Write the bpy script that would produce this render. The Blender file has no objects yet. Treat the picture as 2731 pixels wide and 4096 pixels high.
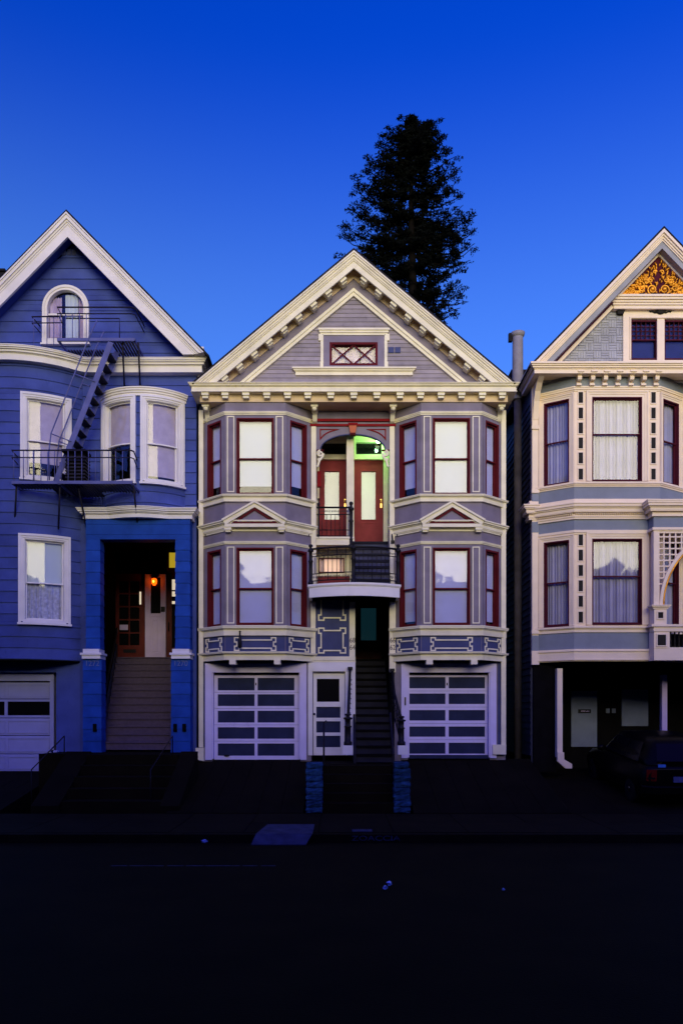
import bpy, math, random
from mathutils import Vector, noise
R = math.radians
rnd = random.Random(7)
sc = bpy.context.scene

# ------------------------------------------------------------------ camera
EYE, F, D, CX, HY = 2.1, 3200.0, 20.0, 1365.5, 2880.0
cam = bpy.data.cameras.new('camera')
co = bpy.data.objects.new('camera', cam)
sc.collection.objects.link(co)
co.location = (0, -D, EYE)
co.rotation_euler = (R(90), 0, 0)
cam.sensor_fit = 'HORIZONTAL'
cam.sensor_width = 24
cam.lens = F / 2731 * 24
cam.shift_y = (HY - 2048) / 2731
cam.clip_end = 3000
sc.camera = co

# ------------------------------------------------------------------ sky and sun
SUN_AZ, SUN_EL = 5.0, 5.0          # degrees: azimuth seen from the houses (negative = left, behind the camera)
w = bpy.data.worlds.new('World')
sc.world = w
w.use_nodes = True
nt = w.node_tree
bg = nt.nodes['Background']
sky = nt.nodes.new('ShaderNodeTexSky')
sky.sky_type = 'NISHITA'
sky.sun_disc = False
sky.sun_elevation = R(5)
sky.sun_rotation = R(200)
sky.air_density = 1.0
sky.dust_density = 0.3
sky.ozone_density = 6.0
def vmath(op, a, b):
    n = nt.nodes.new('ShaderNodeVectorMath')
    n.operation = op
    for i, v in enumerate((a, b)):
        if isinstance(v, tuple):
            n.inputs[i].default_value = v
        else:
            nt.links.new(v, n.inputs[i])
    return n.outputs[0]


# deep film-blue sky: tinted Nishita plus a pale violet-blue band of haze towards the horizon, the same all round
SKY_TINT = (0.015, 0.35, 1.08)
HAZE = (0.20, 0.40, 0.0)
WEST = (0.34, 0.15, 2.35)
tcw = nt.nodes.new('ShaderNodeTexCoord')
sep = nt.nodes.new('ShaderNodeSeparateXYZ')
nt.links.new(tcw.outputs['Generated'], sep.inputs[0])
el = nt.nodes.new('ShaderNodeMapRange')
el.interpolation_type = 'SMOOTHSTEP'
el.inputs['From Min'].default_value = math.sin(R(20))
el.inputs['From Max'].default_value = math.sin(R(42))
el.inputs['To Min'].default_value = 1.0
el.inputs['To Max'].default_value = 0.0
nt.links.new(sep.outputs['Z'], el.inputs['Value'])
hz = nt.nodes.new('ShaderNodeVectorMath')
hz.operation = 'SCALE'
hz.inputs[0].default_value = HAZE
nt.links.new(el.outputs[0], hz.inputs['Scale'])
# afterglow: the western half of the dome (behind the camera) is brighter than the eastern half
wd = nt.nodes.new('ShaderNodeVectorMath')
wd.operation = 'DOT_PRODUCT'
nt.links.new(tcw.outputs['Generated'], wd.inputs[0])
wd.inputs[1].default_value = (0, -0.94, 0.34)
wg = nt.nodes.new('ShaderNodeMapRange')
wg.interpolation_type = 'SMOOTHSTEP'
wg.inputs['From Min'].default_value = -0.25
wg.inputs['From Max'].default_value = 1.0
nt.links.new(wd.outputs['Value'], wg.inputs['Value'])
gl = nt.nodes.new('ShaderNodeVectorMath')
gl.operation = 'SCALE'
gl.inputs[0].default_value = WEST
nt.links.new(wg.outputs[0], gl.inputs['Scale'])
base_sky = vmath('ADD', vmath('MULTIPLY', sky.outputs[0], SKY_TINT), hz.outputs[0])
nt.links.new(vmath('ADD', base_sky, gl.outputs[0]), bg.inputs[0])
bg.inputs[1].default_value = 0.1

sun = bpy.data.lights.new('sun', 'SUN')
sun.energy = 1.10
sun.angle = R(45)
sun.color = (1.0, 0.87, 0.40)
so = bpy.data.objects.new('sun', sun)
sc.collection.objects.link(so)
sdir = Vector((math.sin(R(SUN_AZ)) * math.cos(R(SUN_EL)), -math.cos(R(SUN_AZ)) * math.cos(R(SUN_EL)), math.sin(R(SUN_EL))))
so.rotation_euler = (-sdir).to_track_quat('-Z', 'Y').to_euler()
so.location = (-20, -40, 30)

sc.view_settings.view_transform = 'Standard'
sc.view_settings.look = 'None'
sc.view_settings.exposure = 2.0
sc.view_settings.gamma = 1.0
sc.cycles.max_bounces = 6
sc.cycles.transparent_max_bounces = 12
sc.cycles.use_denoising = True


# ------------------------------------------------------------------ measuring: photo pixel on the plane Y -> metres
def X(px, Y=0.0):
    return (px - CX) * (D + Y) / F


def Z(py, Y=0.0):
    return EYE + (HY - py) * (D + Y) / F


# ------------------------------------------------------------------ materials
MATS = {}


def nodes_of(name):
    m = bpy.data.materials.new(name)
    m.use_nodes = True
    t = m.node_tree
    return m, t, t.nodes['Principled BSDF']


def paint(name, col, rough=0.55, var=0.10, bump=0.12, scale=3.0, wear=None, wear_amt=0.0, spec=0.14, metal=0.0, piece=0.0):
    m, t, b = nodes_of(name)
    tc = t.nodes.new('ShaderNodeTexCoord')
    n1 = t.nodes.new('ShaderNodeTexNoise')
    n1.inputs['Scale'].default_value = scale
    n1.inputs['Detail'].default_value = 6
    t.links.new(tc.outputs['Object'], n1.inputs['Vector'])
    r = t.nodes.new('ShaderNodeValToRGB')
    r.color_ramp.elements[0].position = 0.3
    r.color_ramp.elements[1].position = 0.7
    r.color_ramp.elements[0].color = tuple(c * (1 - var) for c in col) + (1,)
    r.color_ramp.elements[1].color = tuple(min(1, c * (1 + var)) for c in col) + (1,)
    t.links.new(n1.outputs['Fac'], r.inputs['Fac'])
    out = r.outputs['Color']
    if wear:
        mp = t.nodes.new('ShaderNodeMapping')
        mp.inputs['Scale'].default_value = (7, 7, 2.2)
        t.links.new(tc.outputs['Object'], mp.inputs['Vector'])
        n2 = t.nodes.new('ShaderNodeTexNoise')
        n2.inputs['Scale'].default_value = 1.6
        n2.inputs['Detail'].default_value = 9
        n2.inputs['Roughness'].default_value = 0.7
        t.links.new(mp.outputs[0], n2.inputs['Vector'])
        mr = t.nodes.new('ShaderNodeMapRange')
        mr.inputs['From Min'].default_value = 0.60
        mr.inputs['From Max'].default_value = 0.74
        mr.inputs['To Max'].default_value = wear_amt
        t.links.new(n2.outputs['Fac'], mr.inputs['Value'])
        mx = t.nodes.new('ShaderNodeMix')
        mx.data_type = 'RGBA'
        mx.inputs['B'].default_value = wear + (1,)
        t.links.new(mr.outputs[0], mx.inputs['Factor'])
        t.links.new(out, mx.inputs['A'])
        out = mx.outputs['Result']
    oi = t.nodes.new('ShaderNodeObjectInfo')
    ov = t.nodes.new('ShaderNodeMapRange')
    ov.inputs['To Min'].default_value = 1 - piece
    ov.inputs['To Max'].default_value = 1 + piece
    t.links.new(oi.outputs['Random'], ov.inputs['Value'])
    sc_ = t.nodes.new('ShaderNodeVectorMath')
    sc_.operation = 'SCALE'
    t.links.new(out, sc_.inputs[0])
    t.links.new(ov.outputs[0], sc_.inputs['Scale'])
    t.links.new(sc_.outputs[0], b.inputs['Base Color'])
    n3 = t.nodes.new('ShaderNodeTexNoise')
    n3.inputs['Scale'].default_value = 38
    n3.inputs['Detail'].default_value = 4
    t.links.new(tc.outputs['Object'], n3.inputs['Vector'])
    bp = t.nodes.new('ShaderNodeBump')
    bp.inputs['Strength'].default_value = bump
    bp.inputs['Distance'].default_value = 0.02
    t.links.new(n3.outputs['Fac'], bp.inputs['Height'])
    t.links.new(bp.outputs[0], b.inputs['Normal'])
    b.inputs['Roughness'].default_value = rough
    b.inputs['Specular IOR Level'].default_value = spec
    b.inputs['Metallic'].default_value = metal
    MATS[name] = m
    return m


def glow(name, col, strength):
    m, t, b = nodes_of(name)
    b.inputs['Base Color'].default_value = col + (1,)
    b.inputs['Emission Color'].default_value = col + (1,)
    b.inputs['Emission Strength'].default_value = strength
    return m


def glass(name, refl, tint=(0.95, 0.97, 1.0), wav=0.03):
    m, t, b = nodes_of(name)
    t.nodes.remove(b)
    o = t.nodes['Material Output']
    tr = t.nodes.new('ShaderNodeBsdfTransparent')
    tr.inputs[0].default_value = tint + (1,)
    gl = t.nodes.new('ShaderNodeBsdfGlossy')
    gl.inputs['Roughness'].default_value = 0.03
    tc = t.nodes.new('ShaderNodeTexCoord')
    n = t.nodes.new('ShaderNodeTexNoise')
    n.inputs['Scale'].default_value = 2.2
    n.inputs['Detail'].default_value = 1
    t.links.new(tc.outputs['Object'], n.inputs['Vector'])
    bp = t.nodes.new('ShaderNodeBump')
    bp.inputs['Strength'].default_value = wav
    bp.inputs['Distance'].default_value = 0.1
    t.links.new(n.outputs['Fac'], bp.inputs['Height'])
    t.links.new(bp.outputs[0], gl.inputs['Normal'])
    mx = t.nodes.new('ShaderNodeMixShader')
    mx.inputs[0].default_value = refl
    t.links.new(tr.outputs[0], mx.inputs[1])
    t.links.new(gl.outputs[0], mx.inputs[2])
    t.links.new(mx.outputs[0], o.inputs[0])
    return m


CREAM = paint('cream_trim', (0.80, 0.74, 0.52), wear=(0.34, 0.22, 0.12), wear_amt=0.35)
CREAMW = paint('weathered_cream_trim', (0.78, 0.71, 0.50), wear=(0.32, 0.17, 0.07), wear_amt=0.75)
TAN = paint('buff_frieze', (0.66, 0.50, 0.30), var=0.12, wear=(0.35, 0.2, 0.1), wear_amt=0.4)
GREY = paint('lavender_grey_wood', (0.20, 0.172, 0.215), var=0.14, wear=(0.10, 0.09, 0.12), wear_amt=0.6)
GREYB = paint('weathered_grey_boards', (0.28, 0.245, 0.255), var=0.20, piece=0.14, wear=(0.10, 0.09, 0.11), wear_amt=0.8)
SLATE = paint('slate_blue_panels', (0.060, 0.070, 0.16), var=0.15, spec=0.05)
LILTRIM = paint('lilac_garage_paint', (0.64, 0.58, 0.80), var=0.06, wear=(0.35, 0.3, 0.4), wear_amt=0.4)
GARBLUE = paint('garage_panel_blue', (0.022, 0.028, 0.065), var=0.2, spec=0.05)
RED = paint('oxblood_red', (0.10, 0.010, 0.014), rough=0.6, var=0.14, spec=0.05)
REDB = paint('bright_red_moulding', (0.21, 0.008, 0.012), rough=0.6, var=0.1, spec=0.05)
DOORRED = paint('red_door', (0.20, 0.026, 0.030), rough=0.5, var=0.18, spec=0.08)
ORANGE = paint('orange_red_keystone', (0.50, 0.13, 0.06), var=0.1)
IRON = paint('black_iron', (0.010, 0.009, 0.012), rough=0.45, var=0.2)
DARK = paint('dark_interior_and_shade', (0.006, 0.0055, 0.006), rough=1.0, var=0.2, spec=0.0)  # near-black for unlit rooms; outdoors it puts shade into the colour
DARKSTEP = paint('dark_step_and_shade', (0.016, 0.016, 0.026), rough=0.8, var=0.2, spec=0.1)  # also the dark band that stands for shadow at each tread
RISER = paint('slate_risers', (0.055, 0.058, 0.11), rough=0.8, var=0.25, spec=0.1)
BLUE = paint('blue_siding', (0.058, 0.084, 0.28), spec=0.04, var=0.18, scale=2.0, piece=0.13, wear=(0.026, 0.044, 0.17), wear_amt=0.8)
BLUET = paint('blue_porch_paint', (0.014, 0.062, 0.31), spec=0.04, var=0.2, piece=0.12, wear=(0.008, 0.03, 0.15), wear_amt=0.8)
WHITE = paint('white_window_trim', (0.76, 0.73, 0.70), var=0.06)
WHITEC = paint('ivory_cornice', (0.80, 0.75, 0.64), var=0.06, wear=(0.45, 0.3, 0.25), wear_amt=0.12)
ESC = paint('grey_blue_fire_escape', (0.10, 0.11, 0.27), rough=0.5, var=0.2)
ESCD = paint('dark_fire_escape_iron', (0.014, 0.013, 0.03), rough=0.5, var=0.2)
CREAM2 = paint('pinkish_cream_trim', (0.84, 0.69, 0.49), var=0.05, wear=(0.5, 0.36, 0.3), wear_amt=0.25)
SAGE = paint('grey_green_bands', (0.20, 0.225, 0.26), var=0.09)
SAGEL = paint('pale_grey_shingles', (0.33, 0.33, 0.33), var=0.12, piece=0.12)
MAROON = paint('maroon_sash', (0.070, 0.010, 0.020), rough=0.6, var=0.15, spec=0.05)
INSET = paint('dark_olive_inset', (0.022, 0.020, 0.018), var=0.2, spec=0.04)
GOLD = paint('gilding', (0.85, 0.36, 0.020), rough=0.38, var=0.25, metal=0.35, spec=0.3)
CONC = paint('lilac_concrete', (0.30, 0.27, 0.29), var=0.15, scale=8)
STAIRC = paint('stair_terrazzo', (0.080, 0.058, 0.095), var=0.15, scale=12)
STONE = paint('teal_painted_stone', (0.018, 0.060, 0.12), rough=0.9, var=0.5, bump=1.0, scale=11, spec=0.1, piece=0.25)
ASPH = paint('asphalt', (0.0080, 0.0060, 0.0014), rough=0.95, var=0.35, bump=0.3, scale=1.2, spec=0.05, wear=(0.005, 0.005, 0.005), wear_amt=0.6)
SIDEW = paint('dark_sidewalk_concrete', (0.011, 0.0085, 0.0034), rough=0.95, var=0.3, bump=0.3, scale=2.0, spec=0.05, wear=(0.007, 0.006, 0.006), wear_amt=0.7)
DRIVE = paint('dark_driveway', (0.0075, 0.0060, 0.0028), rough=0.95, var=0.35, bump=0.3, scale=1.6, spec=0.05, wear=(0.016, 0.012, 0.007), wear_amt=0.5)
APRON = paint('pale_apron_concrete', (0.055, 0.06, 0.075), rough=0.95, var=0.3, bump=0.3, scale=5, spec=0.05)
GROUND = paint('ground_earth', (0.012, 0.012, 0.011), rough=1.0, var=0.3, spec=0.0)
HILL = paint('hillside', (0.030, 0.028, 0.035), rough=1.0, var=0.4, scale=0.2, spec=0.0)
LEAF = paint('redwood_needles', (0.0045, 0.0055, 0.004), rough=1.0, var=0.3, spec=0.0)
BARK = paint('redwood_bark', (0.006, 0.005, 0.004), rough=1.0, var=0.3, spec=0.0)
ROOF = paint('dark_roofing', (0.018, 0.017, 0.020), rough=0.95, var=0.3, spec=0.05)
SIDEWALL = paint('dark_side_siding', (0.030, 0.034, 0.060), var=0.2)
FLUE = paint('galvanised_flue', (0.24, 0.225, 0.235), rough=0.5, var=0.15)
DOWNP = paint('shaded_flue_pipe', (0.07, 0.06, 0.065), rough=0.8, var=0.3, spec=0.1)  # lower flue pipe, darkened in colour to stand for the alley shade
BLIND = paint('window_blind', (0.62, 0.65, 0.56), rough=0.9, var=0.02, bump=0.02, spec=0.0)
BLINDL = paint('blue_lit_blind', (0.52, 0.50, 0.66), rough=0.9, var=0.05, bump=0.05, spec=0.0)  # purple-blue dusk light on the blinds, put into their colour
SHEER = paint('sheer_curtain', (0.44, 0.40, 0.47), rough=0.95, var=0.08, bump=0.05, spec=0.0)
LACE = paint('lace_curtain', (0.52, 0.50, 0.56), rough=0.95, var=0.25, bump=0.3, scale=14, spec=0.0)
PINKC = paint('pink_curtain', (0.60, 0.46, 0.50), rough=0.95, var=0.12, bump=0.1, scale=8, spec=0.0)
SHADE = paint('pinkish_roller_shade', (0.50, 0.40, 0.44), rough=0.95, var=0.10, bump=0.1, scale=5, spec=0.0, wear=(0.40, 0.31, 0.36), wear_amt=0.6)
WOOD = paint('dark_red_wood_door', (0.10, 0.014, 0.012), rough=0.4, var=0.25)
LILACW = paint('lilac_white_panel', (0.52, 0.42, 0.70), var=0.08)
GARW = paint('blue_white_garage', (0.34, 0.35, 0.58), var=0.06)
BLACKG = paint('black_glass', (0.004, 0.004, 0.005), rough=0.2, var=0.1, bump=0.0, spec=0.08)
CARP = paint('dark_car_paint', (0.002, 0.002, 0.002), rough=0.32, var=0.1, bump=0.0, spec=0.07)
TYRE = paint('tyre_rubber', (0.006, 0.006, 0.006), rough=0.9, var=0.2, spec=0.1)
CHROME = paint('chrome', (0.25, 0.27, 0.33), rough=0.12, var=0.02, bump=0.0, metal=1.0)
TAIL = paint('tail_lamp_red', (0.09, 0.004, 0.004), rough=0.2, var=0.1, bump=0.0, spec=0.5)
PLATEB = paint('blue_sticker', (0.03, 0.14, 0.40), var=0.1)
PAPER = paint('crumpled_paper', (0.35, 0.45, 0.62), rough=0.9, var=0.2)
LINEP = paint('worn_line_paint', (0.030, 0.045, 0.075), rough=0.9, var=0.5, scale=9, wear=(0.012, 0.012, 0.012), wear_amt=0.9)
NUM = paint('number_ink', (0.03, 0.012, 0.03), var=0.1)
NUMB = paint('pale_number', (0.13, 0.16, 0.34), var=0.1)
BRASS = paint('brass', (0.7, 0.42, 0.12), rough=0.25, var=0.1, metal=0.9)
GLASS = glass('window_glass', 0.028)
GLASSD = glass('dark_window_glass', 0.025)
GLOW_O = glow('orange_lamp_glass', (1.0, 0.07, 0.002), 0.9)
GLOW_OC = glow('orange_lamp_bulb', (1.0, 0.36, 0.02), 2.5)
GLOW_G = glow('green_white_lamp_glass', (0.75, 1.0, 0.60), 2.0)
GLOW_Y = glow('lit_yellow_transom', (0.75, 0.52, 0.03), 0.13)
GLOW_P = glow('lit_pink_window', (0.95, 0.62, 0.48), 0.10)
GLOW_W = glow('lit_doorway', (1.0, 0.85, 0.62), 0.16)
TEAL = glass('teal_obscure_glass', 0.05)


def frosted(name, col, emit):
    m, t, b = nodes_of(name)
    b.inputs['Base Color'].default_value = col + (1,)
    b.inputs['Roughness'].default_value = 0.25
    b.inputs['Emission Color'].default_value = col + (1,)
    b.inputs['Emission Strength'].default_value = emit
    return m


TEALG = frosted('teal_lit_glass', (0.02, 0.11, 0.15), 0.03)


# ------------------------------------------------------------------ mesh helpers
class Flat:
    """vertical wall frame: u along the wall (left to right seen from the street), n outwards, z up"""

    def __init__(s, p0, p1):
        s.p0 = p0
        dx, dy = p1[0] - p0[0], p1[1] - p0[1]
        s.L = math.hypot(dx, dy)
        s.d = (dx / s.L, dy / s.L)
        s.nn = (s.d[1], -s.d[0])

    def pt(s, u, n, z):
        return (s.p0[0] + s.d[0] * u + s.nn[0] * n, s.p0[1] + s.d[1] * u + s.nn[1] * n, z)

    def cuts(s, u0, u1):
        return [u0, u1]


class Arc:
    """curved wall frame, u = arc length from the point that faces the street"""

    def __init__(s, cx, cy, r):
        s.cx, s.cy, s.r = cx, cy, r

    def pt(s, u, n, z):
        a = u / s.r
        return (s.cx + (s.r + n) * math.sin(a), s.cy - (s.r + n) * math.cos(a), z)

    def cuts(s, u0, u1):
        k = max(1, int(abs(u1 - u0) / 0.14) + 1)
        return [u0 + (u1 - u0) * i / k for i in range(k + 1)]


def FY(y):
    return Flat((0, y), (1, y))


class MB:
    def __init__(s):
        s.v, s.f, s.sm = [], [], []

    def add(s, vs, fs, smooth=False):
        o = len(s.v)
        s.v += [tuple(p) for p in vs]
        s.f += [tuple(i + o for i in f) for f in fs]
        s.sm += [smooth] * len(fs)
        return s

    def rings(s, rings, closed=False, caps=True, smooth=False):
        k = len(rings[0])
        vs = [p for r in rings for p in r]
        fs = []
        n = len(rings)
        for i in range(n if closed else n - 1):
            a, b = i * k, ((i + 1) % n) * k
            for j in range(k):
                j2 = (j + 1) % k
                fs.append((a + j, a + j2, b + j2, b + j))
        o = len(s.v)
        s.add(vs, fs, smooth)
        if caps and not closed:
            s.f.append(tuple(o + j for j in reversed(range(k))))
            s.f.append(tuple(o + (n - 1) * k + j for j in range(k)))
            s.sm += [False, False]
        return s

    def box(s, x0, x1, y0, y1, z0, z1):
        return s.fbox(FY(0), x0, x1, -y1, -y0, z0, z1)

    def fbox(s, fr, u0, u1, n0, n1, z0, z1, n1t=None):
        n1t = n1 if n1t is None else n1t
        return s.rings([[fr.pt(u, n0, z0), fr.pt(u, n1, z0), fr.pt(u, n1t, z1), fr.pt(u, n0, z1)] for u in fr.cuts(u0, u1)])

    def fpoly(s, fr, poly, n0, n1):
        """extrude a polygon of (u, z) between n0 and n1"""
        k = len(poly)
        vs = [fr.pt(u, n1, z) for u, z in poly] + [fr.pt(u, n0, z) for u, z in poly]
        fs = [tuple(range(k)), tuple(reversed(range(k, 2 * k)))]
        fs += [(i, i + k, (i + 1) % k + k, (i + 1) % k) for i in range(k)]
        return s.add(vs, fs)

    def fline(s, fr, pts, wd, n0, n1, closed=False):
        """flat strip of width wd that follows (u, z) points on a wall"""
        n = len(pts)
        rings = []
        for i in range(n):
            p = pts[i]
            a = pts[i - 1] if (i > 0 or closed) else None
            b = pts[(i + 1) % n] if (i < n - 1 or closed) else None
            dirs = []
            for q0, q1 in ((a, p), (p, b)):
                if q0 is not None and q1 is not None:
                    l = math.hypot(q1[0] - q0[0], q1[1] - q0[1]) or 1e-6
                    dirs.append(((q1[0] - q0[0]) / l, (q1[1] - q0[1]) / l))
            d0, d1 = dirs[0], dirs[-1]
            nx, nz = -(d0[1] + d1[1]), d0[0] + d1[0]
            l = math.hypot(nx, nz) or 1e-6
            nx, nz = nx / l, nz / l
            c = max(0.35, nx * -d0[1] + nz * d0[0])
            h = wd / 2 / c
            rings.append([fr.pt(p[0] + nx * h, n0, p[1] + nz * h), fr.pt(p[0] + nx * h, n1, p[1] + nz * h),
                          fr.pt(p[0] - nx * h, n1, p[1] - nz * h), fr.pt(p[0] - nx * h, n0, p[1] - nz * h)])
        return s.rings(rings, closed)

    def wall(s, fr, u0, u1, z0, z1, n0, n1, holes=()):
        us = sorted({u0, u1} | {min(max(h[i], u0), u1) for h in holes for i in (0, 1)})
        zs = sorted({z0, z1} | {min(max(h[i], z0), z1) for h in holes for i in (2, 3)})
        for i in range(len(us) - 1):
            run = None
            for j in range(len(zs) - 1):
                um, zm = (us[i] + us[i + 1]) / 2, (zs[j] + zs[j + 1]) / 2
                inside = any(h[0] < um < h[1] and h[2] < zm < h[3] for h in holes)
                if inside:
                    if run is not None:
                        s.fbox(fr, us[i], us[i + 1], n0, n1, run, zs[j])
                        run = None
                elif run is None:
                    run = zs[j]
            if run is not None:
                s.fbox(fr, us[i], us[i + 1], n0, n1, run, zs[-1])
        return s

    def sweep(s, path, prof):
        """profile of (out, z) along a plan path of (x, y); out is towards the street for a left-to-right path"""
        n = len(path)
        rings = []
        for i in range(n):
            dirs = []
            for q0, q1 in ((i - 1, i), (i, i + 1)):
                if q0 >= 0 and q1 < n:
                    a, b = path[q0], path[q1]
                    l = math.hypot(b[0] - a[0], b[1] - a[1])
                    dirs.append(((b[0] - a[0]) / l, (b[1] - a[1]) / l))
            d0, d1 = dirs[0], dirs[-1]
            nx, ny = d0[1] + d1[1], -(d0[0] + d1[0])
            l = math.hypot(nx, ny) or 1e-6
            nx, ny = nx / l, ny / l
            c = max(0.35, nx * d0[1] - ny * d0[0])
            rings.append([(path[i][0] + nx * a / c, path[i][1] + ny * a / c, z) for a, z in prof])
        return s.rings(rings)

    def mould(s, path, z0, z1, steps, back=0.03):
        """stepped moulding between z0 and z1; steps = (fraction where the step ends, projection)"""
        prof = [(-back, z0)]
        f = 0.0
        for fe, out in steps:
            prof += [(out, z0 + (z1 - z0) * f), (out, z0 + (z1 - z0) * fe)]
            f = fe
        prof.append((-back, z1))
        return s.sweep(path, prof)

    def tube(s, pts, r, seg=6, r2=None, smooth=True):
        pts = [Vector(p) for p in pts]
        rings = []
        n = len(pts)
        up = None
        for i, p in enumerate(pts):
            d = (pts[min(i + 1, n - 1)] - pts[max(i - 1, 0)]).normalized()
            if up is None:
                up = Vector((0, 0, 1)) if abs(d.z) < 0.9 else Vector((0, 1, 0))
            a = d.cross(up).normalized()
            b = d.cross(a)
            up = -b if b.dot(up) < 0 else b
            rr = r + ((r2 if r2 is not None else r) - r) * i / max(1, n - 1)
            rings.append([p + (a * math.cos(2 * math.pi * k / seg) + b * math.sin(2 * math.pi * k / seg)) * rr for k in range(seg)])
        return s.rings(rings, smooth=smooth)

    def lathe(s, cx, cy, prof, seg=10, smooth=True):
        return s.rings([[(cx + r * math.cos(2 * math.pi * k / seg), cy + r * math.sin(2 * math.pi * k / seg), z) for k in range(seg)] for r, z in prof], smooth=smooth)

    def ball(s, c, rx, ry=None, rz=None, seg=8, rows=6):
        ry = rx if ry is None else ry
        rz = rx if rz is None else rz
        rings = []
        for i in range(rows + 1):
            t = math.pi * (i / rows) * 0.98 + 0.01 * math.pi
            rings.append([(c[0] + rx * math.sin(t) * math.cos(2 * math.pi * k / seg), c[1] + ry * math.sin(t) * math.sin(2 * math.pi * k / seg), c[2] + rz * math.cos(t)) for k in range(seg)])
        return s.rings(rings, smooth=True)

    def obj(s, name, mat, parent=None, label=None):
        me = bpy.data.meshes.new(name)
        root = parent
        while root is not None and root.parent is not None:
            root = root.parent
        o = Vector(root.location) if root is not None else Vector((0, 0, 0))
        me.from_pydata([(p[0] - o.x, p[1] - o.y, p[2] - o.z) for p in s.v], [], s.f)
        me.polygons.foreach_set('use_smooth', s.sm)
        me.materials.append(mat)
        ob = bpy.data.objects.new(name, me)
        sc.collection.objects.link(ob)
        ob.parent = parent
        if label:
            ob['label'] = label
        return ob


def fix_normals(ob):
    import bmesh
    bm = bmesh.new()
    bm.from_mesh(ob.data)
    bmesh.ops.recalc_face_normals(bm, faces=bm.faces)
    bm.to_mesh(ob.data)
    bm.free()


def thing(name, loc, label, cat, group=None):
    o = bpy.data.objects.new(name, None)
    sc.collection.objects.link(o)
    o.location = loc
    o.empty_display_size = 0.2
    o['label'], o['category'] = label, cat
    if group:
        o['group'] = group
    return o


def tag(o, label, cat, group=None):
    o['label'], o['category'] = label, cat
    if group:
        o['group'] = group
    return o


def struct(o):
    o['kind'] = 'structure'
    return o


def text_obj(txt, name, size, pos, mat, parent, depth=0.004, rot=(90, 0, 0), sx=1.0):
    cu = bpy.data.curves.new(name, 'FONT')
    cu.body = txt
    cu.size = size
    cu.extrude = depth
    cu.align_x = 'CENTER'
    cu.align_y = 'CENTER'
    t = bpy.data.objects.new('tmp', cu)
    sc.collection.objects.link(t)
    dg = bpy.context.evaluated_depsgraph_get()
    me = bpy.data.meshes.new_from_object(t.evaluated_get(dg))
    bpy.data.objects.remove(t)
    me.materials.clear()
    me.materials.append(mat)
    ob = bpy.data.objects.new(name, me)
    sc.collection.objects.link(ob)
    root = parent
    while root is not None and root.parent is not None:
        root = root.parent
    ob.parent = parent
    o = Vector(root.location) if root else Vector((0, 0, 0))
    ob.location = Vector(pos) - o
    ob.rotation_euler = tuple(R(a) for a in rot)
    ob.scale = (sx, 1, 1)
    return ob


def boards(fr, u0, u1, z0, z1, h, parent, mat, holes=(), name='board', lap=0.022, trim=None):
    """lapped siding, every board an object; trim(z) gives the (u0, u1) limits at a height for gables"""
    z = z0
    while z < z1 - 0.01:
        zt = min(z + h, z1)
        zs = sorted({z, zt} | {q for hh in holes for q in (hh[2], hh[3]) if z + 0.02 < q < zt - 0.02})
        for a, b in zip(zs[:-1], zs[1:]):
            if trim:
                ua0, ub0 = trim(a)
                ua1, ub1 = trim(b)
            else:
                ua0 = ua1 = u0
                ub0 = ub1 = u1
            cut = sorted((hh[0], hh[1]) for hh in holes if hh[2] < (a + b) / 2 < hh[3])
            segs, s0 = [], None
            left = (ua0, ua1)
            for c0, c1 in cut:
                if c0 > left[0]:
                    segs.append((left, (c0, c0)))
                left = (c1, c1)
            if left[0] < ub0:
                segs.append((left, (ub0, ub1)))
            fa = lap * (1 - (a - z) / h) + 0.003
            fb = lap * (1 - (b - z) / h) + 0.003
            for (l0, l1), (r0, r1) in segs:
                if r0 - l0 < 0.03:
                    continue
                m = MB()
                if isinstance(fr, Arc):
                    m.fbox(fr, l0, r0, 0.0, fa, a + 0.004, b, fb)
                else:
                    r1 = max(r1, l1 + 0.01)
                    m.add([fr.pt(l0, 0, a + .004), fr.pt(r0, 0, a + .004), fr.pt(r1, 0, b), fr.pt(l1, 0, b),
                           fr.pt(l0, fa, a + .004), fr.pt(r0, fa, a + .004), fr.pt(r1, fb, b), fr.pt(l1, fb, b)],
                          [(0, 1, 2, 3), (7, 6, 5, 4), (0, 4, 5, 1), (1, 5, 6, 2), (2, 6, 7, 3), (3, 7, 4, 0)])
                m.obj(name, mat, parent)
        z = zt


def drape(fr, u0, u1, n, z0, z1, amp, waves, seed=0):
    """hanging cloth with folds (thin closed sheet)"""
    r = random.Random(seed)
    m = MB()
    k = max(24, int(waves * 6))
    ph = [r.uniform(0, 6.28) for _ in range(3)]
    rings = []
    for i in range(k + 1):
        t = i / k
        u = u0 + (u1 - u0) * t
        d = amp * (math.sin(waves * 6.283 * t + ph[0] + 1.1 * math.sin(5 * t + ph[1])) + 0.5 * math.sin(waves * 2.7 * t * 3.1 + ph[2])) if amp else 0
        rings.append([fr.pt(u, n + d, z0), fr.pt(u, n + d + .003, z0), fr.pt(u, n + d + .003, z1), fr.pt(u, n + d, z1)])
    return m.rings(rings, smooth=False)


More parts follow.
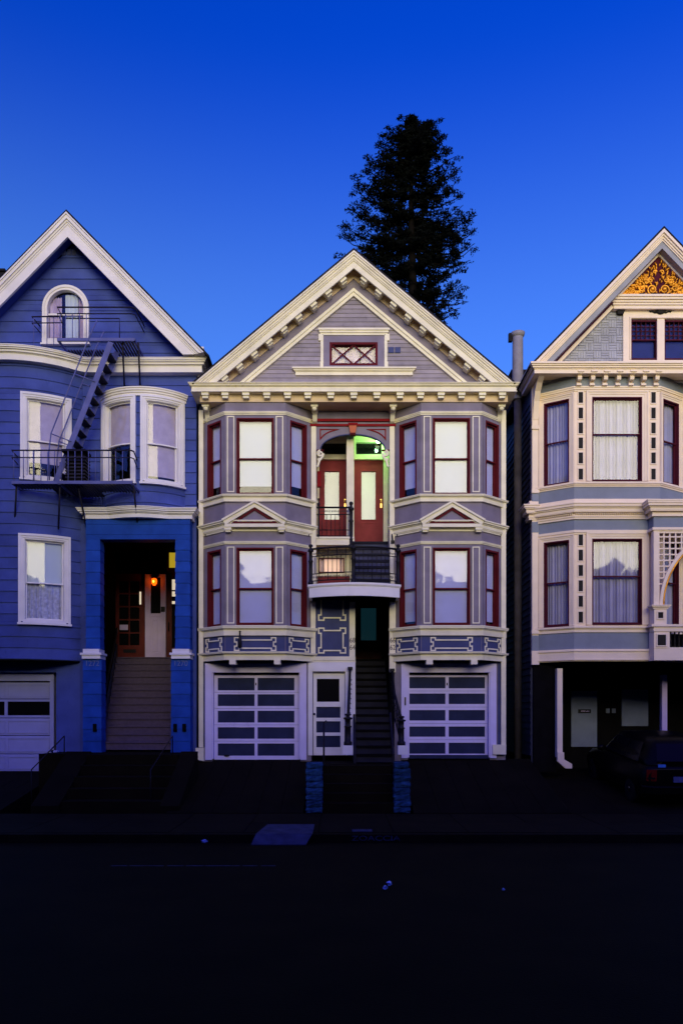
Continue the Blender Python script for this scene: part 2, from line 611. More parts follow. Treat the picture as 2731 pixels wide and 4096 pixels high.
def sash_window(house, fr, u0, u1, z0, z1, fmat, smat, fw=0.05, cover='blind', drop=1.0, cmat=None, mid=0.5, sill=None,
                proud=0.02, gmat=None, name='window', waves=9, seed=0, low_cover=None, sw=0.035):
    """double-hung window: frame (the part), two sashes, two panes, blind or curtain"""
    gmat = gmat or GLASS
    m = MB()
    m.fbox(fr, u0, u0 + fw, -.13, proud, z0, z1)
    m.fbox(fr, u1 - fw, u1, -.13, proud, z0, z1)
    m.fbox(fr, u0 + fw, u1 - fw, -.13, proud - .003, z1 - fw, z1)
    m.fbox(fr, u0 + fw, u1 - fw, -.13, proud + .012, z0, z0 + fw * 1.0)
    win = m.obj(name, fmat, house)
    a0, a1, b0, b1 = u0 + fw, u1 - fw, z0 + fw, z1 - fw
    zm = b0 + (b1 - b0) * mid
    for k, (c0, c1, nn) in enumerate(((zm - .02, b1, -.045), (b0, zm + .02, -.085))):
        m = MB()
        br = sw * (1.5 if k == 1 else 1.0)
        m.fbox(fr, a0, a0 + sw, nn - .035, nn, c0, c1)
        m.fbox(fr, a1 - sw, a1, nn - .035, nn, c0, c1)
        m.fbox(fr, a0 + sw, a1 - sw, nn - .035, nn - .002, c1 - sw, c1)
        m.fbox(fr, a0 + sw, a1 - sw, nn - .035, nn - .002, c0, c0 + br)
        m.obj('sash', smat, win)
        p = MB()
        p.fbox(fr, a0 + sw - .005, a1 - sw + .005, nn - .022, nn - .016, c0 + br - .005, c1 - sw + .005)
        p.obj('pane', gmat, win)
    if cover:
        cm = cmat or BLIND
        zb = b1 - (b1 - b0) * drop
        if cover == 'blind':
            drape(fr, a0 - .02, a1 + .02, -.135, zb, b1 + .03, 0.0, 4).obj('blind', cm, win)
            if drop < 0.99:
                mm = MB()
                mm.fbox(fr, a0, a1, -.142, -.126, zb - .02, zb + .005)
                mm.obj('blind_rail', cm, win)
        else:
            drape(fr, a0 - .03, a1 + .03, -.172, zb, b1 + .03, 0.028, waves, seed).obj('curtain', cm, win)
    if low_cover:
        drape(fr, a0 - .02, a1 + .02, -.165, b0, zm, 0.016, waves, seed + 3).obj('curtain', low_cover, win)
    if sill:
        mm = MB()
        mm.fbox(fr, u0 - .03, u1 + .03, -.02, sill, z0 - .05, z0 - .003)
        mm.obj('sill', fmat if sill > .09 else CREAM, win)
    return win


def fret(fr, uc, zc, W, H, e, i, n0, n1, wd, m):
    """rectangle outline with squared ears at its corners"""
    pts = []
    for sx, sz, order in ((-1, 1, 0), (1, 1, 1), (1, -1, 0), (-1, -1, 1)):
        a = [(sx * W - sx * i, sz * (H - e)), (sx * W, sz * (H - e)), (sx * W, sz * H), (sx * (W - e), sz * H), (sx * (W - e), sz * (H - i))]
        if order == 1:
            a = a[::-1]
        pts += a
    m.fline(fr, [(uc + p[0], zc + p[1]) for p in pts], wd, n0, n1, closed=True)


def curl(c, r, turns=1.4, flip=1, n=16, start=0.0, shrink=0.25):
    return [(c[0] + flip * math.cos(start + 2 * math.pi * turns * t / n) * r * (1 - (1 - shrink) * t / n),
             c[1] + math.sin(start + 2 * math.pi * turns * t / n) * r * (1 - (1 - shrink) * t / n)) for t in range(n + 1)]


def chevron(fr, xc, za, th, zc, a0, a1, n0, n1, m):
    """band under a gable rake: offsets a0..a1 (metres square to the rake, negative = inside), cut level at zc"""
    pts = []
    for a, rev in ((a1, False), (a0, True)):
        zt = za + a / math.cos(th)
        h = (zt - zc) / math.tan(th)
        row = [(xc - h, zc), (xc, zt), (xc + h, zc)]
        pts += row[::-1] if rev else row
    # two halves so that no face is concave
    o0, o1, o2, i2, i1, i0 = pts
    m.fpoly(fr, [o0, o1, i1, i0], n0, n1)
    m.fpoly(fr, [o1, o2, i2, i1], n0, n1)
    return m

# ================================================================== THE SETTING
m = MB()
m.add([(-900, -900, -.06), (900, -900, -.06), (900, 900, -.06), (-900, 900, -.06)], [(0, 1, 2, 3)])
struct(m.obj('ground', GROUND))
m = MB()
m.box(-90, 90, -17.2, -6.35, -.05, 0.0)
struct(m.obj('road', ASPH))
m = MB()
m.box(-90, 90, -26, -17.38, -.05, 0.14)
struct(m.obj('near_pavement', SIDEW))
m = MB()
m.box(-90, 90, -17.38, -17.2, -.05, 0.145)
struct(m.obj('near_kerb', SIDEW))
# far pavement, laid in flags with open joints
root = MB()
root.box(-60, 60, -6.2, -3.6, -.05, 0.135)
pav = struct(root.obj('pavement', SIDEW))
for i in range(-9, 11):
    for j in range(2):
        a = MB()
        x0, y0 = i * 1.3 - .4, -6.19 + j * 1.3
        dz = rnd.uniform(0, .006)
        a.add([(x0 + .008, y0 + .008, .13), (x0 + 1.292, y0 + .008, .13), (x0 + 1.292, y0 + 1.29, .13), (x0 + .008, y0 + 1.29, .13),
               (x0 + .008, y0 + .008, .148 + dz), (x0 + 1.292, y0 + .008, .148 + dz), (x0 + 1.292, y0 + 1.29, .15 + dz + j * .02), (x0 + .008, y0 + 1.29, .15 + dz + j * .02)],
              [(3, 2, 1, 0), (4, 5, 6, 7), (0, 1, 5, 4), (1, 2, 6, 5), (2, 3, 7, 6), (3, 0, 4, 7)])
        a.obj('paving_flag', SIDEW, pav)
k = MB()
k.box(-60, 60, -6.352, -6.2, -.05, 0.12)
kerb = struct(k.obj('kerb', SIDEW))
for i in range(-8, 9):
    a = MB()
    x0 = i * 1.5 + .3
    a.box(x0, x0 + 1.488, -6.368, -6.185, -.02, 0.142)
    a.obj('kerb_stone', SIDEW, kerb)
text_obj('ZOACCIA', 'kerb_lettering', 0.12, (X(1503, -6.37), -6.372, .075), LINEP, kerb, sx=1.55)
# pale driveway apron and patch where the kerb is dropped
a = MB()
xa0, xa1 = X(1012, -6.3), X(1250, -6.3)
a.add([(xa0, -6.62, .012), (xa1 - .1, -6.62, .012), (xa1, -6.385, .160), (xa0 + .06, -6.385, .160),
       (xa1, -5.35, .186), (xa0 + .16, -5.35, .186), (xa0, -6.62, 0), (xa1 - .1, -6.62, 0), (xa1, -5.45, .1), (xa0 + .16, -5.45, .1)],
      [(0, 1, 2, 3), (3, 2, 4, 5), (6, 7, 1, 0), (7, 8, 4, 2, 1), (8, 9, 5, 4), (9, 6, 0, 3, 5)])
struct(a.obj('driveway_apron', APRON))
a = MB()
a.box(X(1408, -6), X(1488, -6), -6.12, -5.86, .1, .166)
struct(a.obj('pavement_patch', APRON))
a = MB()
for i in range(9):
    xx = X(445, -8.5) + i * .27
    a.box(xx, xx + rnd.uniform(.2, .265), -8.53 + rnd.uniform(-.004, .004), -8.50, 0.0, .004)
struct(a.obj('road_line', LINEP))


def drive(name, x0, x1, ya, za, yb, zb, mat, under=-.05):
    d = MB()
    nx = 6
    for i in range(nx):
        xa, xb = x0 + (x1 - x0) * i / nx, x0 + (x1 - x0) * (i + 1) / nx
        d.add([(xa + .004, ya, za), (xb - .004, ya, za), (xb - .004, yb, zb), (xa + .004, yb, zb),
               (xa + .004, ya, under), (xb - .004, ya, under), (xb - .004, yb, under), (xa + .004, yb, under)],
              [(0, 1, 2, 3), (7, 6, 5, 4), (0, 4, 5, 1), (1, 5, 6, 2), (2, 6, 7, 3), (3, 7, 4, 0)])
    return struct(d.obj(name, mat))


GZ = 1.1            # doorstep level of the grey house
drive('driveway_grey_house', X(790), X(1240), -3.6, .19, .1, GZ - .02, DRIVE)
drive('driveway_grey_house', X(1602), X(2120), -3.6, .19, .1, GZ + .02, DRIVE)
drive('driveway_blue_house', -9.6, X(232), -3.6, .18, .3, Z(3088, 0), DRIVE)
drive('driveway_cream_house', X(2122), 11.0, -3.6, .18, 1.0, .74, DRIVE)
a = MB()
a.box(X(2100), 11.0, 1.0, 4.0, .2, .742)
struct(a.obj('carport_floor', DRIVE))
a = MB()
a.box(X(232) + .01, X(786), -1.3, 4.2, -.05, 1.30)
struct(a.obj('front_terrace', DRIVE))
a = MB()
a.box(X(1240) + .01, X(1602) - .01, -1.6, .3, -.05, GZ - .03)
struct(a.obj('front_terrace', DRIVE))

# ================================================================== GREY HOUSE (centre)
HX = 0.3
gh = thing('grey_house', (HX, 0, GZ), 'grey and cream gabled Victorian house with twin bays and red window frames', 'house')
YB = -.55                       # front of the bays
zf = lambda py: Z(py, YB)

# shell: side walls, back wall, roof
XL, XR = X(796), X(2021)
ZE = Z(1607, -.58)              # underside of the main cornice
m = MB()
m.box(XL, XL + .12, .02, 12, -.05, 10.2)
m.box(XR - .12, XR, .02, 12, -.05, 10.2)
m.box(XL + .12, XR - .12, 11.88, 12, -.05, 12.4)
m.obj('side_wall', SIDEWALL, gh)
YR = -.80                       # front edge of the rakes
ZA = Z(1003, YR)
ZC = Z(1529, YR)
TH = math.atan2(ZA - ZC, (X(2047, YR) - X(781, YR)) / 2)
AX = X(1415, YR)
m = MB()
for sx in (-1, 1):
    h = (ZA - ZC) / math.tan(TH) + .06
    n = Vector((sx * math.sin(TH), 0, math.cos(TH))) * .05
    p0, p1 = Vector((AX, 0, ZA + .004)), Vector((AX + sx * h, 0, ZC - .045))
    q = [p0, p1, p1 + n, p0 + Vector((0, 0, .065))]
    m.add([(v.x, YR - .02, v.z) for v in q] + [(v.x, 12.2, v.z) for v in q], [(0, 1, 2, 3), (7, 6, 5, 4), (0, 4, 5, 1), (1, 5, 6, 2), (2, 6, 7, 3), (3, 7, 4, 0)])
m.obj('roof', ROOF, gh)

# gable face: rakes, modillions, frieze bands, inner moulding, boards
fr0 = FY(0)
m = MB()
chevron(fr0, AX, ZA, TH, ZC, -.035, 0, .3, .84, m)
chevron(fr0, AX, ZA, TH, ZC, -.075, -.035, .3, .815, m)
chevron(fr0, AX, ZA, TH, ZC, -.125, -.075, .3, .785, m)
chevron(fr0, AX, ZA, TH, ZC, -.155, -.125, .3, .765, m)
m.obj('rake_crown', CREAMW, gh)
m = MB()
chevron(fr0, AX, ZA, TH, ZC, -.286, -.155, .69, .74, m)
m.obj('rake_fascia', CREAM, gh)
m = MB()
chevron(fr0, AX, ZA, TH, ZC, -.17, -.1555, .35, .69, m)
m.obj('rake_soffit', TAN, gh)
m = MB()
chevron(fr0, AX, ZA, TH, ZC, -.346, -.1705, .3, .42, m)
m.obj('rake_frieze', TAN, gh)
m = MB()
chevron(fr0, AX, ZA, TH, ZC, -.526, -.3465, .3, .385, m)
m.obj('gable_border', GREY, gh)
m = MB()
chevron(fr0, AX, ZA, TH, ZC, -.59, -.5265, .3, .44, m)
chevron(fr0, AX, ZA, TH, ZC, -.663, -.5905, .3, .41, m)
m.obj('gable_moulding', CREAM, gh)
for sx in (-1, 1):
    for k in range(9):
        px = (1369.5 - k * 59.2) if sx < 0 else (1459 + k * 59.2)
        c = abs(X(px, -.65) - X(1415, -.65)) + .28 * math.sin(TH)
        ax = AX + sx * c
        # square to the rake
        t = Vector((sx * math.cos(TH), 0, -math.sin(TH)))
        nn = Vector((sx * math.sin(TH), 0, math.cos(TH)))
        base = Vector((AX + sx * c, 0, ZA - c * math.tan(TH)))
        b = MB()
        for (ha, hb, wdt, ya, yb) in ((-.345, -.171, .085, -.685, -.40), (-.375, -.3455, .066, -.60, -.40)):
            q = [base + t * s * wdt + nn * a_ for a_ in (ha, hb) for s in (-1, 1)]
            q = [q[0], q[1], q[3], q[2]]
            b.add([(v.x, ya, v.z) for v in q] + [(v.x, yb, v.z) for v in q], [(0, 1, 2, 3), (7, 6, 5, 4), (0, 4, 5, 1), (1, 5, 6, 2), (2, 6, 7, 3), (3, 7, 4, 0)])
        b.obj('modillion', CREAM, gh)
# gable wall and its weathered boards
win_a = (X(1318, -.34), X(1510, -.34), Z(1463, -.34), Z(1370, -.34))
za_in = ZA - .64 / math.cos(TH)
gtrim = lambda z: (AX - (za_in - z) / math.tan(TH) - .02, AX + (za_in - z) / math.tan(TH) + .02)
m = MB()
hh = (ZA - .25 - ZC) / math.tan(TH)
hol = win_a
for (u0, u1, z0, z1) in (win_a,):
    zt = lambda x: ZA - .25 - abs(x - AX) * math.tan(TH)
    m.fpoly(fr0, [(AX - hh, ZC - .3), (u0, ZC - .3), (u0, zt(u0)), (AX - hh, ZC)], .2, .34)
    m.fpoly(fr0, [(u1, ZC - .3), (AX + hh, ZC - .3), (AX + hh, ZC), (u1, zt(u1))], .2, .34)
    m.fpoly(fr0, [(u0, ZC - .3), (u1, ZC - .3), (u1, z0), (u0, z0)], .2, .34)
    m.fpoly(fr0, [(u0, z1), (u1, z1), (u1, zt(u1)), (AX, ZA - .25), (u0, zt(u0))], .2, .34)
gw = m.obj('gable_wall', GREYB, gh)
boards(FY(-.34), 0, 0, ZC - .02, za_in - .06, .106, gw, GREYB, holes=[(win_a[0] - .05, win_a[1] + .05, win_a[2] - .04, win_a[3] + .1)], lap=.014, trim=gtrim)
# attic window: eared surround, red lattice, curtain
fa = FY(-.34)
g = lambda px, py: (X(px, -.36), Z(py, -.36))
m = MB()
ax0, ax1, az0, az1 = win_a
m.fbox(fa, ax0, ax0 + .055, -.1, .03, az0, az1)
m.fbox(fa, ax1 - .055, ax1, -.1, .03, az0, az1)
m.fbox(fa, ax0 + .055, ax1 - .055, -.1, .028, az1 - .055, az1)
m.fbox(fa, ax0 + .055, ax1 - .055, -.1, .028, az0, az0 + .055)
aw = m.obj('attic_window', RED, gh)
m = MB()
xm = (ax0 + ax1) / 2
for a_, b_ in ((ax0 + .05, xm), (xm, ax1 - .05)):
    m.fline(fa, [(a_, az0 + .05), (b_, az1 - .05)], .03, -.035, -.008)
    m.fline(fa, [(a_, az1 - .05), (b_, az0 + .05)], .03, -.04, -.012)
m.obj('lattice', RED, aw)
m = MB()
m.fbox(fa, ax0 + .05, ax1 - .05, -.06, -.055, az0 + .05, az1 - .05)
m.obj('pane', GLASSD, aw)
for k, (a_, b_) in enumerate(((ax0 + .03, ax0 + .38), (ax0 + .40, ax0 + .74), (ax0 + .77, ax1 - .03))):
    drape(fa, a_, b_, -.13, az0, az1, .012, 6, 11 + k).obj('curtain', PINKC, aw)
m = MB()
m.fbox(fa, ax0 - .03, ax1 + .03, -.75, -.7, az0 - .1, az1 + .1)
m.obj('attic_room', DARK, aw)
m = MB()
cw = MB()
x0, x1 = X(1283, -.36), X(1548, -.36)
# grey board behind, cream eared frame, hood, sill
m.wall(fa, X(1290, -.34), X(1541, -.34), Z(1472, -.34), Z(1335, -.34), .0, .03, [win_a])
m.obj('window_board', GREY, aw)
for xs, xe, e0, e1, f0, f1 in ((1282, 1293, 1274, 1291, 1280, 1288), (1537, 1548, 1540, 1557, 1543, 1551)):
    cw = MB()
    cw.fbox(fa, X(xs, -.36), X(xe, -.36), .002, .05, Z(1474, -.36), Z(1338, -.36))
    cw.fbox(fa, X(e0, -.36), X(e1, -.36), .002, .054, Z(1363, -.36), Z(1337, -.36))
    cw.fbox(fa, X(f0, -.36), X(f1, -.36), .002, .056, Z(1473, -.36), Z(1448, -.36))
    cw.obj('window_surround', CREAM, aw)
m = MB()
pth = [(X(1289, -.34), -.1), (X(1289, -.34), -.34), (X(1541, -.34), -.34), (X(1541, -.34), -.1)]
m.mould(pth, Z(1339, -.39), Z(1314, -.39), ((.35, .05), (.7, .075), (1, .10)))
m.obj('hood_moulding', CREAM, aw)
m = MB()
pth = [(X(1192, -.34), -.1), (X(1192, -.34), -.34), (X(1640, -.34), -.34), (X(1640, -.34), -.1)]
m.mould(pth, Z(1498, -.42), Z(1470, -.42), ((.5, .06), (.62, .085), (.8, .11), (1, .14)))
m.obj('sill', CREAM, aw)
for px in (1553, 1579):
    m = MB()
    m.fbox(fa, X(px, -.34), X(px + 22, -.34), .0, .035, Z(1412, -.34), Z(1390, -.34))
    m.obj('vent', SLATE, gh)

# horizontal main cornice
cl, cr = X(800, -.58), X(2030, -.58)
pth = [(cl, .35), (cl, -.58), (cr, -.58), (cr, .35)]
m = MB()
m.box(cl, cr, -.58, .3, ZE, ZC - .01)
m.obj('frieze', TAN, gh)
m = MB()
zc0, zc1 = Z(1563, -.8), ZC
m.mould(pth, zc0 + (zc1 - zc0) * .48, zc1, ((.28, .165), (.45, .19), (.72, .215), (.88, .235), (1, .25)))
m.obj('cornice_crown', CREAMW, gh)
m = MB()
m.mould(pth, zc0, zc0 + (zc1 - zc0) * .475, ((.15, .19), (1, .175)))
m.obj('cornice_fascia', CREAM, gh)
for px in (820, 900, 983, 1067, 1150, 1231, 1323, 1415, 1507, 1600, 1682, 1764, 1846, 1929, 2009):
    b = MB()
    xc = X(px, -.72)
    b.box(xc - .085, xc + .085, -.735, -.575, Z(1580, -.72), zc0 - .002)
    b.box(xc - .07, xc + .07, -.70, -.575, Z(1590, -.72), Z(1580, -.72) - .001)
    b.obj('modillion', CREAM, gh)
for px in (826, 1258, 1571, 2002):
    b = MB()
    xc = X(px, -.3)
    zt = ZE - .004
    prof = [(0, 0), (-.44, 0), (-.45, -.06), (-.40, -.11), (-.30, -.13), (-.22, -.17), (-.17, -.25), (-.13, -.30), (-.06, -.33), (0, -.33)]
    b.rings([[(xc + s * .055, y, zt + z) for y, z in prof] for s in (-1, 1)])
    b.box(xc - .085, xc + .085, -.46, 0, zt - .06, zt)
    b.ball((xc, -.40, zt - .09), .06, .055, .055)
    b.obj('bracket', CREAM, gh)

# bays
HB, HF = 1.345, .735
levels = dict(tr1=(1660, 1647), w2=(1979, 1672), s2=(2008, 1980), belt=(2126, 2085), tr2=(2177, 2166), w1=(2502, 2191), s1=(2543, 2503), base=(2641, 2608))


def ext(path, e=.09):
    (x0, y0), (x1, y1) = path[0], path[1]
    l = math.hypot(x1 - x0, y1 - y0)
    a = (x0 - (x1 - x0) / l * e, y0 - (y1 - y0) / l * e)
    (x0, y0), (x1, y1) = path[-1], path[-2]
    l = math.hypot(x1 - x0, y1 - y0)
    b = (x0 - (x1 - x0) / l * e, y0 - (y1 - y0) / l * e)
    return [a] + path[1:-1] + [b]


def grey_bay(xc, side):
    path = [(xc - HB, 0), (xc - HF, YB), (xc + HF, YB), (xc + HB, 0)]
    fl, ff, fr = Flat(path[0], path[1]), Flat(path[1], path[2]), Flat(path[2], path[3])
    LS = fl.L
    ep = ext(path)
    wz = {k: (zf(a), zf(b)) for k, (a, b) in levels.items()}
    zb, zt = wz['base'][0] + .01, ZE - .002
    fw0, fw1 = HF - .453, HF + .453
    m = MB()
    hf = [(fw0, fw1, wz['w2'][0], wz['w2'][1]), (fw0, fw1, wz['w1'][0], wz['w1'][1])]
    m.wall(ff, 0, ff.L, zb, zt, -.1, 0, hf)
    sl = (LS - .66, LS - .125)
    sr = (.125, .66)
    ends = {}
    for f_, su in ((fl, sl), (fr, sr)):
        m.wall(f_, 0, f_.L, zb, zt, -.1, 0, [(su[0], su[1], wz['w2'][0] - .02, wz['w2'][1] - .015), (su[0], su[1], wz['w1'][0] - .02, wz['w1'][1] - .015)])
    bay = m.obj('bay', GREY, gh)
    # soffit of the bay
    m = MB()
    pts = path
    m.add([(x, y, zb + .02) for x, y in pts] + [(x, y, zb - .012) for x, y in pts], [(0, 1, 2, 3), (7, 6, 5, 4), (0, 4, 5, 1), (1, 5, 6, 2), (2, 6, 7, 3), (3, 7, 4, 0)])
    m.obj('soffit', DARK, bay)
    m = MB()
    m.mould(ep, *wz['tr1'], ((.35, .02), (.75, .04), (1, .055)))
    m.obj('head_moulding', CREAM, bay)
    m = MB()
    m.mould(ep, wz['s2'][0], wz['s2'][1], ((.62, .06), (.72, .085), (.86, .12), (.97, .13), (1, .02)))
    m.obj('sill_cornice', CREAM, bay)
    m = MB()
    m.mould(ep, wz['belt'][0], wz['belt'][1], ((.15, .03), (.25, .045), (.62, .06), (.72, .085), (.88, .12), (1, .145)))
    m.obj('belt_cornice', CREAM, bay)
    m = MB()
    m.mould(ep, *wz['tr2'], ((.4, .02), (.8, .04), (1, .05)))
    m.obj('head_moulding', CREAM, bay)
    m = MB()
    m.mould(ep, *wz['s1'], ((.6, .06), (.7, .085), (.84, .12), (.96, .13), (1, .02)))
    m.obj('sill_cornice', CREAM, bay)
    m = MB()
    m.mould(ep, *wz['base'], ((.70, .05), (.78, .075), (.9, .12), (1, .13)))
    m.obj('base_cornice', CREAM, bay)
    for s in (-1, 1):
        b = MB()
        xx = xc + s * .54
        b.box(xx - .078, xx + .078, YB - .10, YB + .2, zf(2659), wz['base'][0] - .003)
        b.obj('bracket', CREAM, bay)
    # pilaster boards with cream outlines; window stops
    for kk, pz in (('w2', (1968, 1668)), ('w1', (2493, 2190))):
        z0, z1 = zf(pz[0]), zf(pz[1])
        for s in (-1, 1):
            b = MB()
            c = HF + s * .592
            b.fbox(ff, c - .105, c + .105, .0, .028, z0 - .12, z1 + .03)
            b.obj('pilaster', GREY, bay)
            b = MB()
            b.fline(ff, [(c - .078, z0), (c + .078, z0), (c + .078, z1), (c - .078, z1)], .026, .026, .045, closed=True)
            b.obj('pilaster_moulding', CREAM, bay)
        for f_, su in ((fl, sl), (fr, sr)):
            b = MB()
            za, zb_ = wz[kk][0] - .02, wz[kk][1] - .015
            b.fbox(f_, su[0] - .07, su[0], .0, .022, za - .02, zb_ + .05)
            b.fbox(f_, su[1], su[1] + .07, .0, .022, za - .02, zb_ + .05)
            b.obj('window_casing', GREY, bay)
    # windows
    q = 0 if side < 0 else 1
    W2, W1 = wz['w2'], wz['w1']
    sash_window(gh, ff, fw0, fw1, W2[0], W2[1], RED, RED, drop=(.875, 1)[q], mid=.48, sw=.03, fw=.034, sill=.06)
    sash_window(gh, fl, sl[0], sl[1], W2[0] - .02, W2[1] - .015, RED, RED, drop=(.84, .86)[q], mid=.5, fw=.045, sw=.03, cmat=BLINDL, sill=.05)
    sash_window(gh, fr, sr[0], sr[1], W2[0] - .02, W2[1] - .015, RED, RED, drop=(.84, 1)[q], mid=.5, fw=.045, sw=.03, cmat=BLINDL, sill=.05)
    sash_window(gh, ff, fw0, fw1, W1[0], W1[1], RED, RED, drop=1, mid=.48, sw=.03, fw=.034, cmat=BLINDL, sill=.06)
    sash_window(gh, fl, sl[0], sl[1], W1[0] - .02, W1[1] - .015, RED, RED, drop=(1, .93)[q], mid=.5, fw=.045, sw=.03, cmat=BLINDL, sill=.05)
    sash_window(gh, fr, sr[0], sr[1], W1[0] - .02, W1[1] - .015, RED, RED, drop=(1, .93)[q], mid=.5, fw=.045, sw=.03, cmat=BLINDL, sill=.05)
    # pediment between the storeys
    YP = -.72
    zp = lambda py: Z(py, YP)
    hw, zap, zlo, zbt = .79, zp(2003), zp(2084), zp(2107)
    m = MB()
    m.fline(ff, [(HF - hw + .05, zlo - .035), (HF, zap - .075), (HF + hw - .05, zlo - .035)], .125, 0, .17)
    m.fline(ff, [(HF - hw + .005, zlo + .018), (HF, zap - .02), (HF + hw - .005, zlo + .018)], .045, 0, .21)
    m.fbox(ff, HF - hw + .07, HF + hw - .07, 0, .165, zbt, zp(2094))
    ped = m.obj('pediment', CREAM, gh)
    m = MB()
    tri = [(HF - .52, zp(2091.5)), (HF + .52, zp(2091.5)), (HF, zp(2030))]
    m.fpoly(ff, tri, .06, .10)
    m.obj('tympanum', GREY, ped)
    m = MB()
    tri = [(HF - .51, zp(2089)), (HF + .51, zp(2089)), (HF, zp(2034))]
    m.fline(ff, tri, .052, .08, .135, closed=True)
    m.obj('tympanum_moulding', RED, ped)
    for s in (-1, 1):
        b = MB()
        c = HF + s * .645
        b.fbox(ff, c - .085, c + .085, 0, .15, zp(2118), zbt - .002)
        b.fbox(ff, c - .065, c + .065, 0, .12, zp(2125), zp(2118) - .001)
        b.obj('pediment_bracket', CREAM, ped)
    # fretted spandrel panels
    zs = (zf(2608) + zf(2543)) / 2
    m = MB()
    m.fbox(ff, .01, ff.L - .01, 0, .008, zf(2608), zf(2543))
    m.fbox(fl, .01, LS - .01, 0, .008, zf(2608), zf(2543))
    m.fbox(fr, .01, LS - .01, 0, .008, zf(2608), zf(2543))
    sp = m.obj('spandrel', SLATE, bay)
    for f_, c, W in ((ff, HF, .50), (fl, LS * .5, .30), (fr, LS * .5, .30)):
        b = MB()
        fret(f_, c, zs - .01, W, .155, .105, .055, .006, .03, .028, b)
        b.obj('fret_moulding', CREAM, sp)
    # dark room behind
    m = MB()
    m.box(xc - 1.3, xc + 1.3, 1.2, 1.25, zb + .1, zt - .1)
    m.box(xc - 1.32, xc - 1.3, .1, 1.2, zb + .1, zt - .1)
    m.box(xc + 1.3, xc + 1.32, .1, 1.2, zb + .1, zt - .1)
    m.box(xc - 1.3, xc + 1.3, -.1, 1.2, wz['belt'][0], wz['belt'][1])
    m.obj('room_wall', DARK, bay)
    return bay


BXL, BXR = -2.095, 2.672
grey_bay(BXL, -1)
grey_bay(BXR, 1)

# front wall at Y=0 around everything
EX0, EX1 = X(1245), X(1577)
GO = ((X(849), X(1201)), (X(1640 - 9), X(1958)))
ZG1 = Z(2691)
m = MB()
zbay = zf(2641)
m.wall(fr0, XL, EX0, GZ - .3, ZE - .003, -.1, 0, [(GO[0][0], GO[0][1], GZ - .3, ZG1), (BXL - 1.2, BXL + 1.2, zbay + .1, ZE - .1)])
m.wall(fr0, EX1, XR, GZ - .3, ZE - .003, -.1, 0, [(GO[1][0], GO[1][1], GZ - .3, ZG1), (BXR - 1.2, BXR + 1.2, zbay + .1, ZE - .1)])
m.obj('front_wall', GREY, gh)
for (a_, b_), s in (((795, 813), -1), ((2004, 2023), 1)):
    m = MB()
    m.fbox(fr0, X(a_, -.06), X(b_, -.06), .0, .07, Z(2990), ZE - .004)
    c = m.obj('corner_board', CREAM, gh)
    m = MB()
    if s < 0:
        m.fpoly(fr0, [(X(786), Z(2992)), (X(786), Z(3022)), (X(797), Z(3040)), (X(818), Z(3044)), (X(818), Z(2992))][::-1], .0, .12)
    else:
        m.fbox(fr0, X(1967), X(2020), .0, .12, Z(3018), Z(2979))
    m.obj('plinth', CREAM, c)

# garages
for gi, (g0, g1) in enumerate(GO):
    gd_z0 = Z(3037) if gi == 0 else Z(3030)
    m = MB()
    o0, o1 = g0 - .17, g1 + .155
    zl = Z(2655)
    m.fbox(fr0, o0, g0, .0, .07, gd_z0 - .02, zl)
    m.fbox(fr0, g1, o1, .0, .07, gd_z0 - .02, zl)
    m.fbox(fr0, g0, g1, .0, .068, ZG1, zl)
    m.fbox(fr0, g0, g0 + .03, -.14, .04, gd_z0, ZG1)
    m.fbox(fr0, g1 - .03, g1, -.14, .04, gd_z0, ZG1)
    gar = m.obj('garage_door', LILTRIM, gh)
    if gi == 1:
        mm = MB()
        mm.fbox(fr0, g0 + .031, g1 - .031, -.10, .03, gd_z0 - .03, Z(3021))
        mm.obj('threshold', GARBLUE, gar)
    fg = FY(.12)
    d0, d1 = g0 + .03, g1 - .03
    w_ = d1 - d0
    rows = [(2712, 2762), (2778, 2825), (2844, 2891), (2910, 2956), (2975, 3024)]
    if gi == 1:
        rows = [(a - 3, b - 8) for a, b in rows]
    sec = [2700] + [(rows[i][1] + rows[i + 1][0]) / 2 for i in range(4)] + [3040 - gi * 8]
    pc = ((869, 1018), (1029, 1177)) if gi == 0 else ((1636 + 0, 1782), (1794, 1940))
    # (columns measured on the door plane)
    pu = [(X(a, .12), X(b, .12)) for a, b in ((871, 1018), (1030, 1177))] if gi == 0 else [(X(a, .12), X(b, .12)) for a, b in ((1637, 1781), (1794, 1939))]
    for k, (ra, rb) in enumerate(rows):
        za, zb_ = Z(rb, .12), Z(ra, .12)
        s0, s1 = Z(sec[k + 1], .12) + .003, Z(sec[k], .12) - .003
        p = MB()
        p.wall(fg, d0, d1, s0, s1, -.04, .0, [(a, b, za, zb_) for a, b in pu])
        rail = p.obj('door_section', LILTRIM, gar)
        for a, b in pu:
            p = MB()
            p.fbox(fg, a - .01, b + .01, -.035, -.022, za - .01, zb_ + .01)
            p.obj('panel', GARBLUE, gar)
    if gi == 0:
        p = MB()
        p.ball((X(905), .1, Z(3023, .12)), .075, .03, .025)
        p.obj('handle', IRON, gar)
    else:
        p = MB()
        p.box(X(1617), X(1622), -.09, -.07, Z(2822), Z(2790))
        p.obj('hinge', IRON, gar)
    p = MB()
    xm_ = (pu[0][1] + pu[1][0]) / 2
    p.box(xm_ - .012, xm_ + .012, .09, .12, Z(2742, .1), Z(2732, .1))
    p.obj('lock', IRON, gar)
# narrow slate strips of boards between frame and corner board
for a_, b_ in ((813, 820), (1990, 2004)):
    m = MB()
    m.fbox(fr0, X(a_), X(b_), .0, .012, Z(2990), Z(2645))
    m.obj('wall_strip', SLATE, gh)
    z = Z(2985)
    st = m
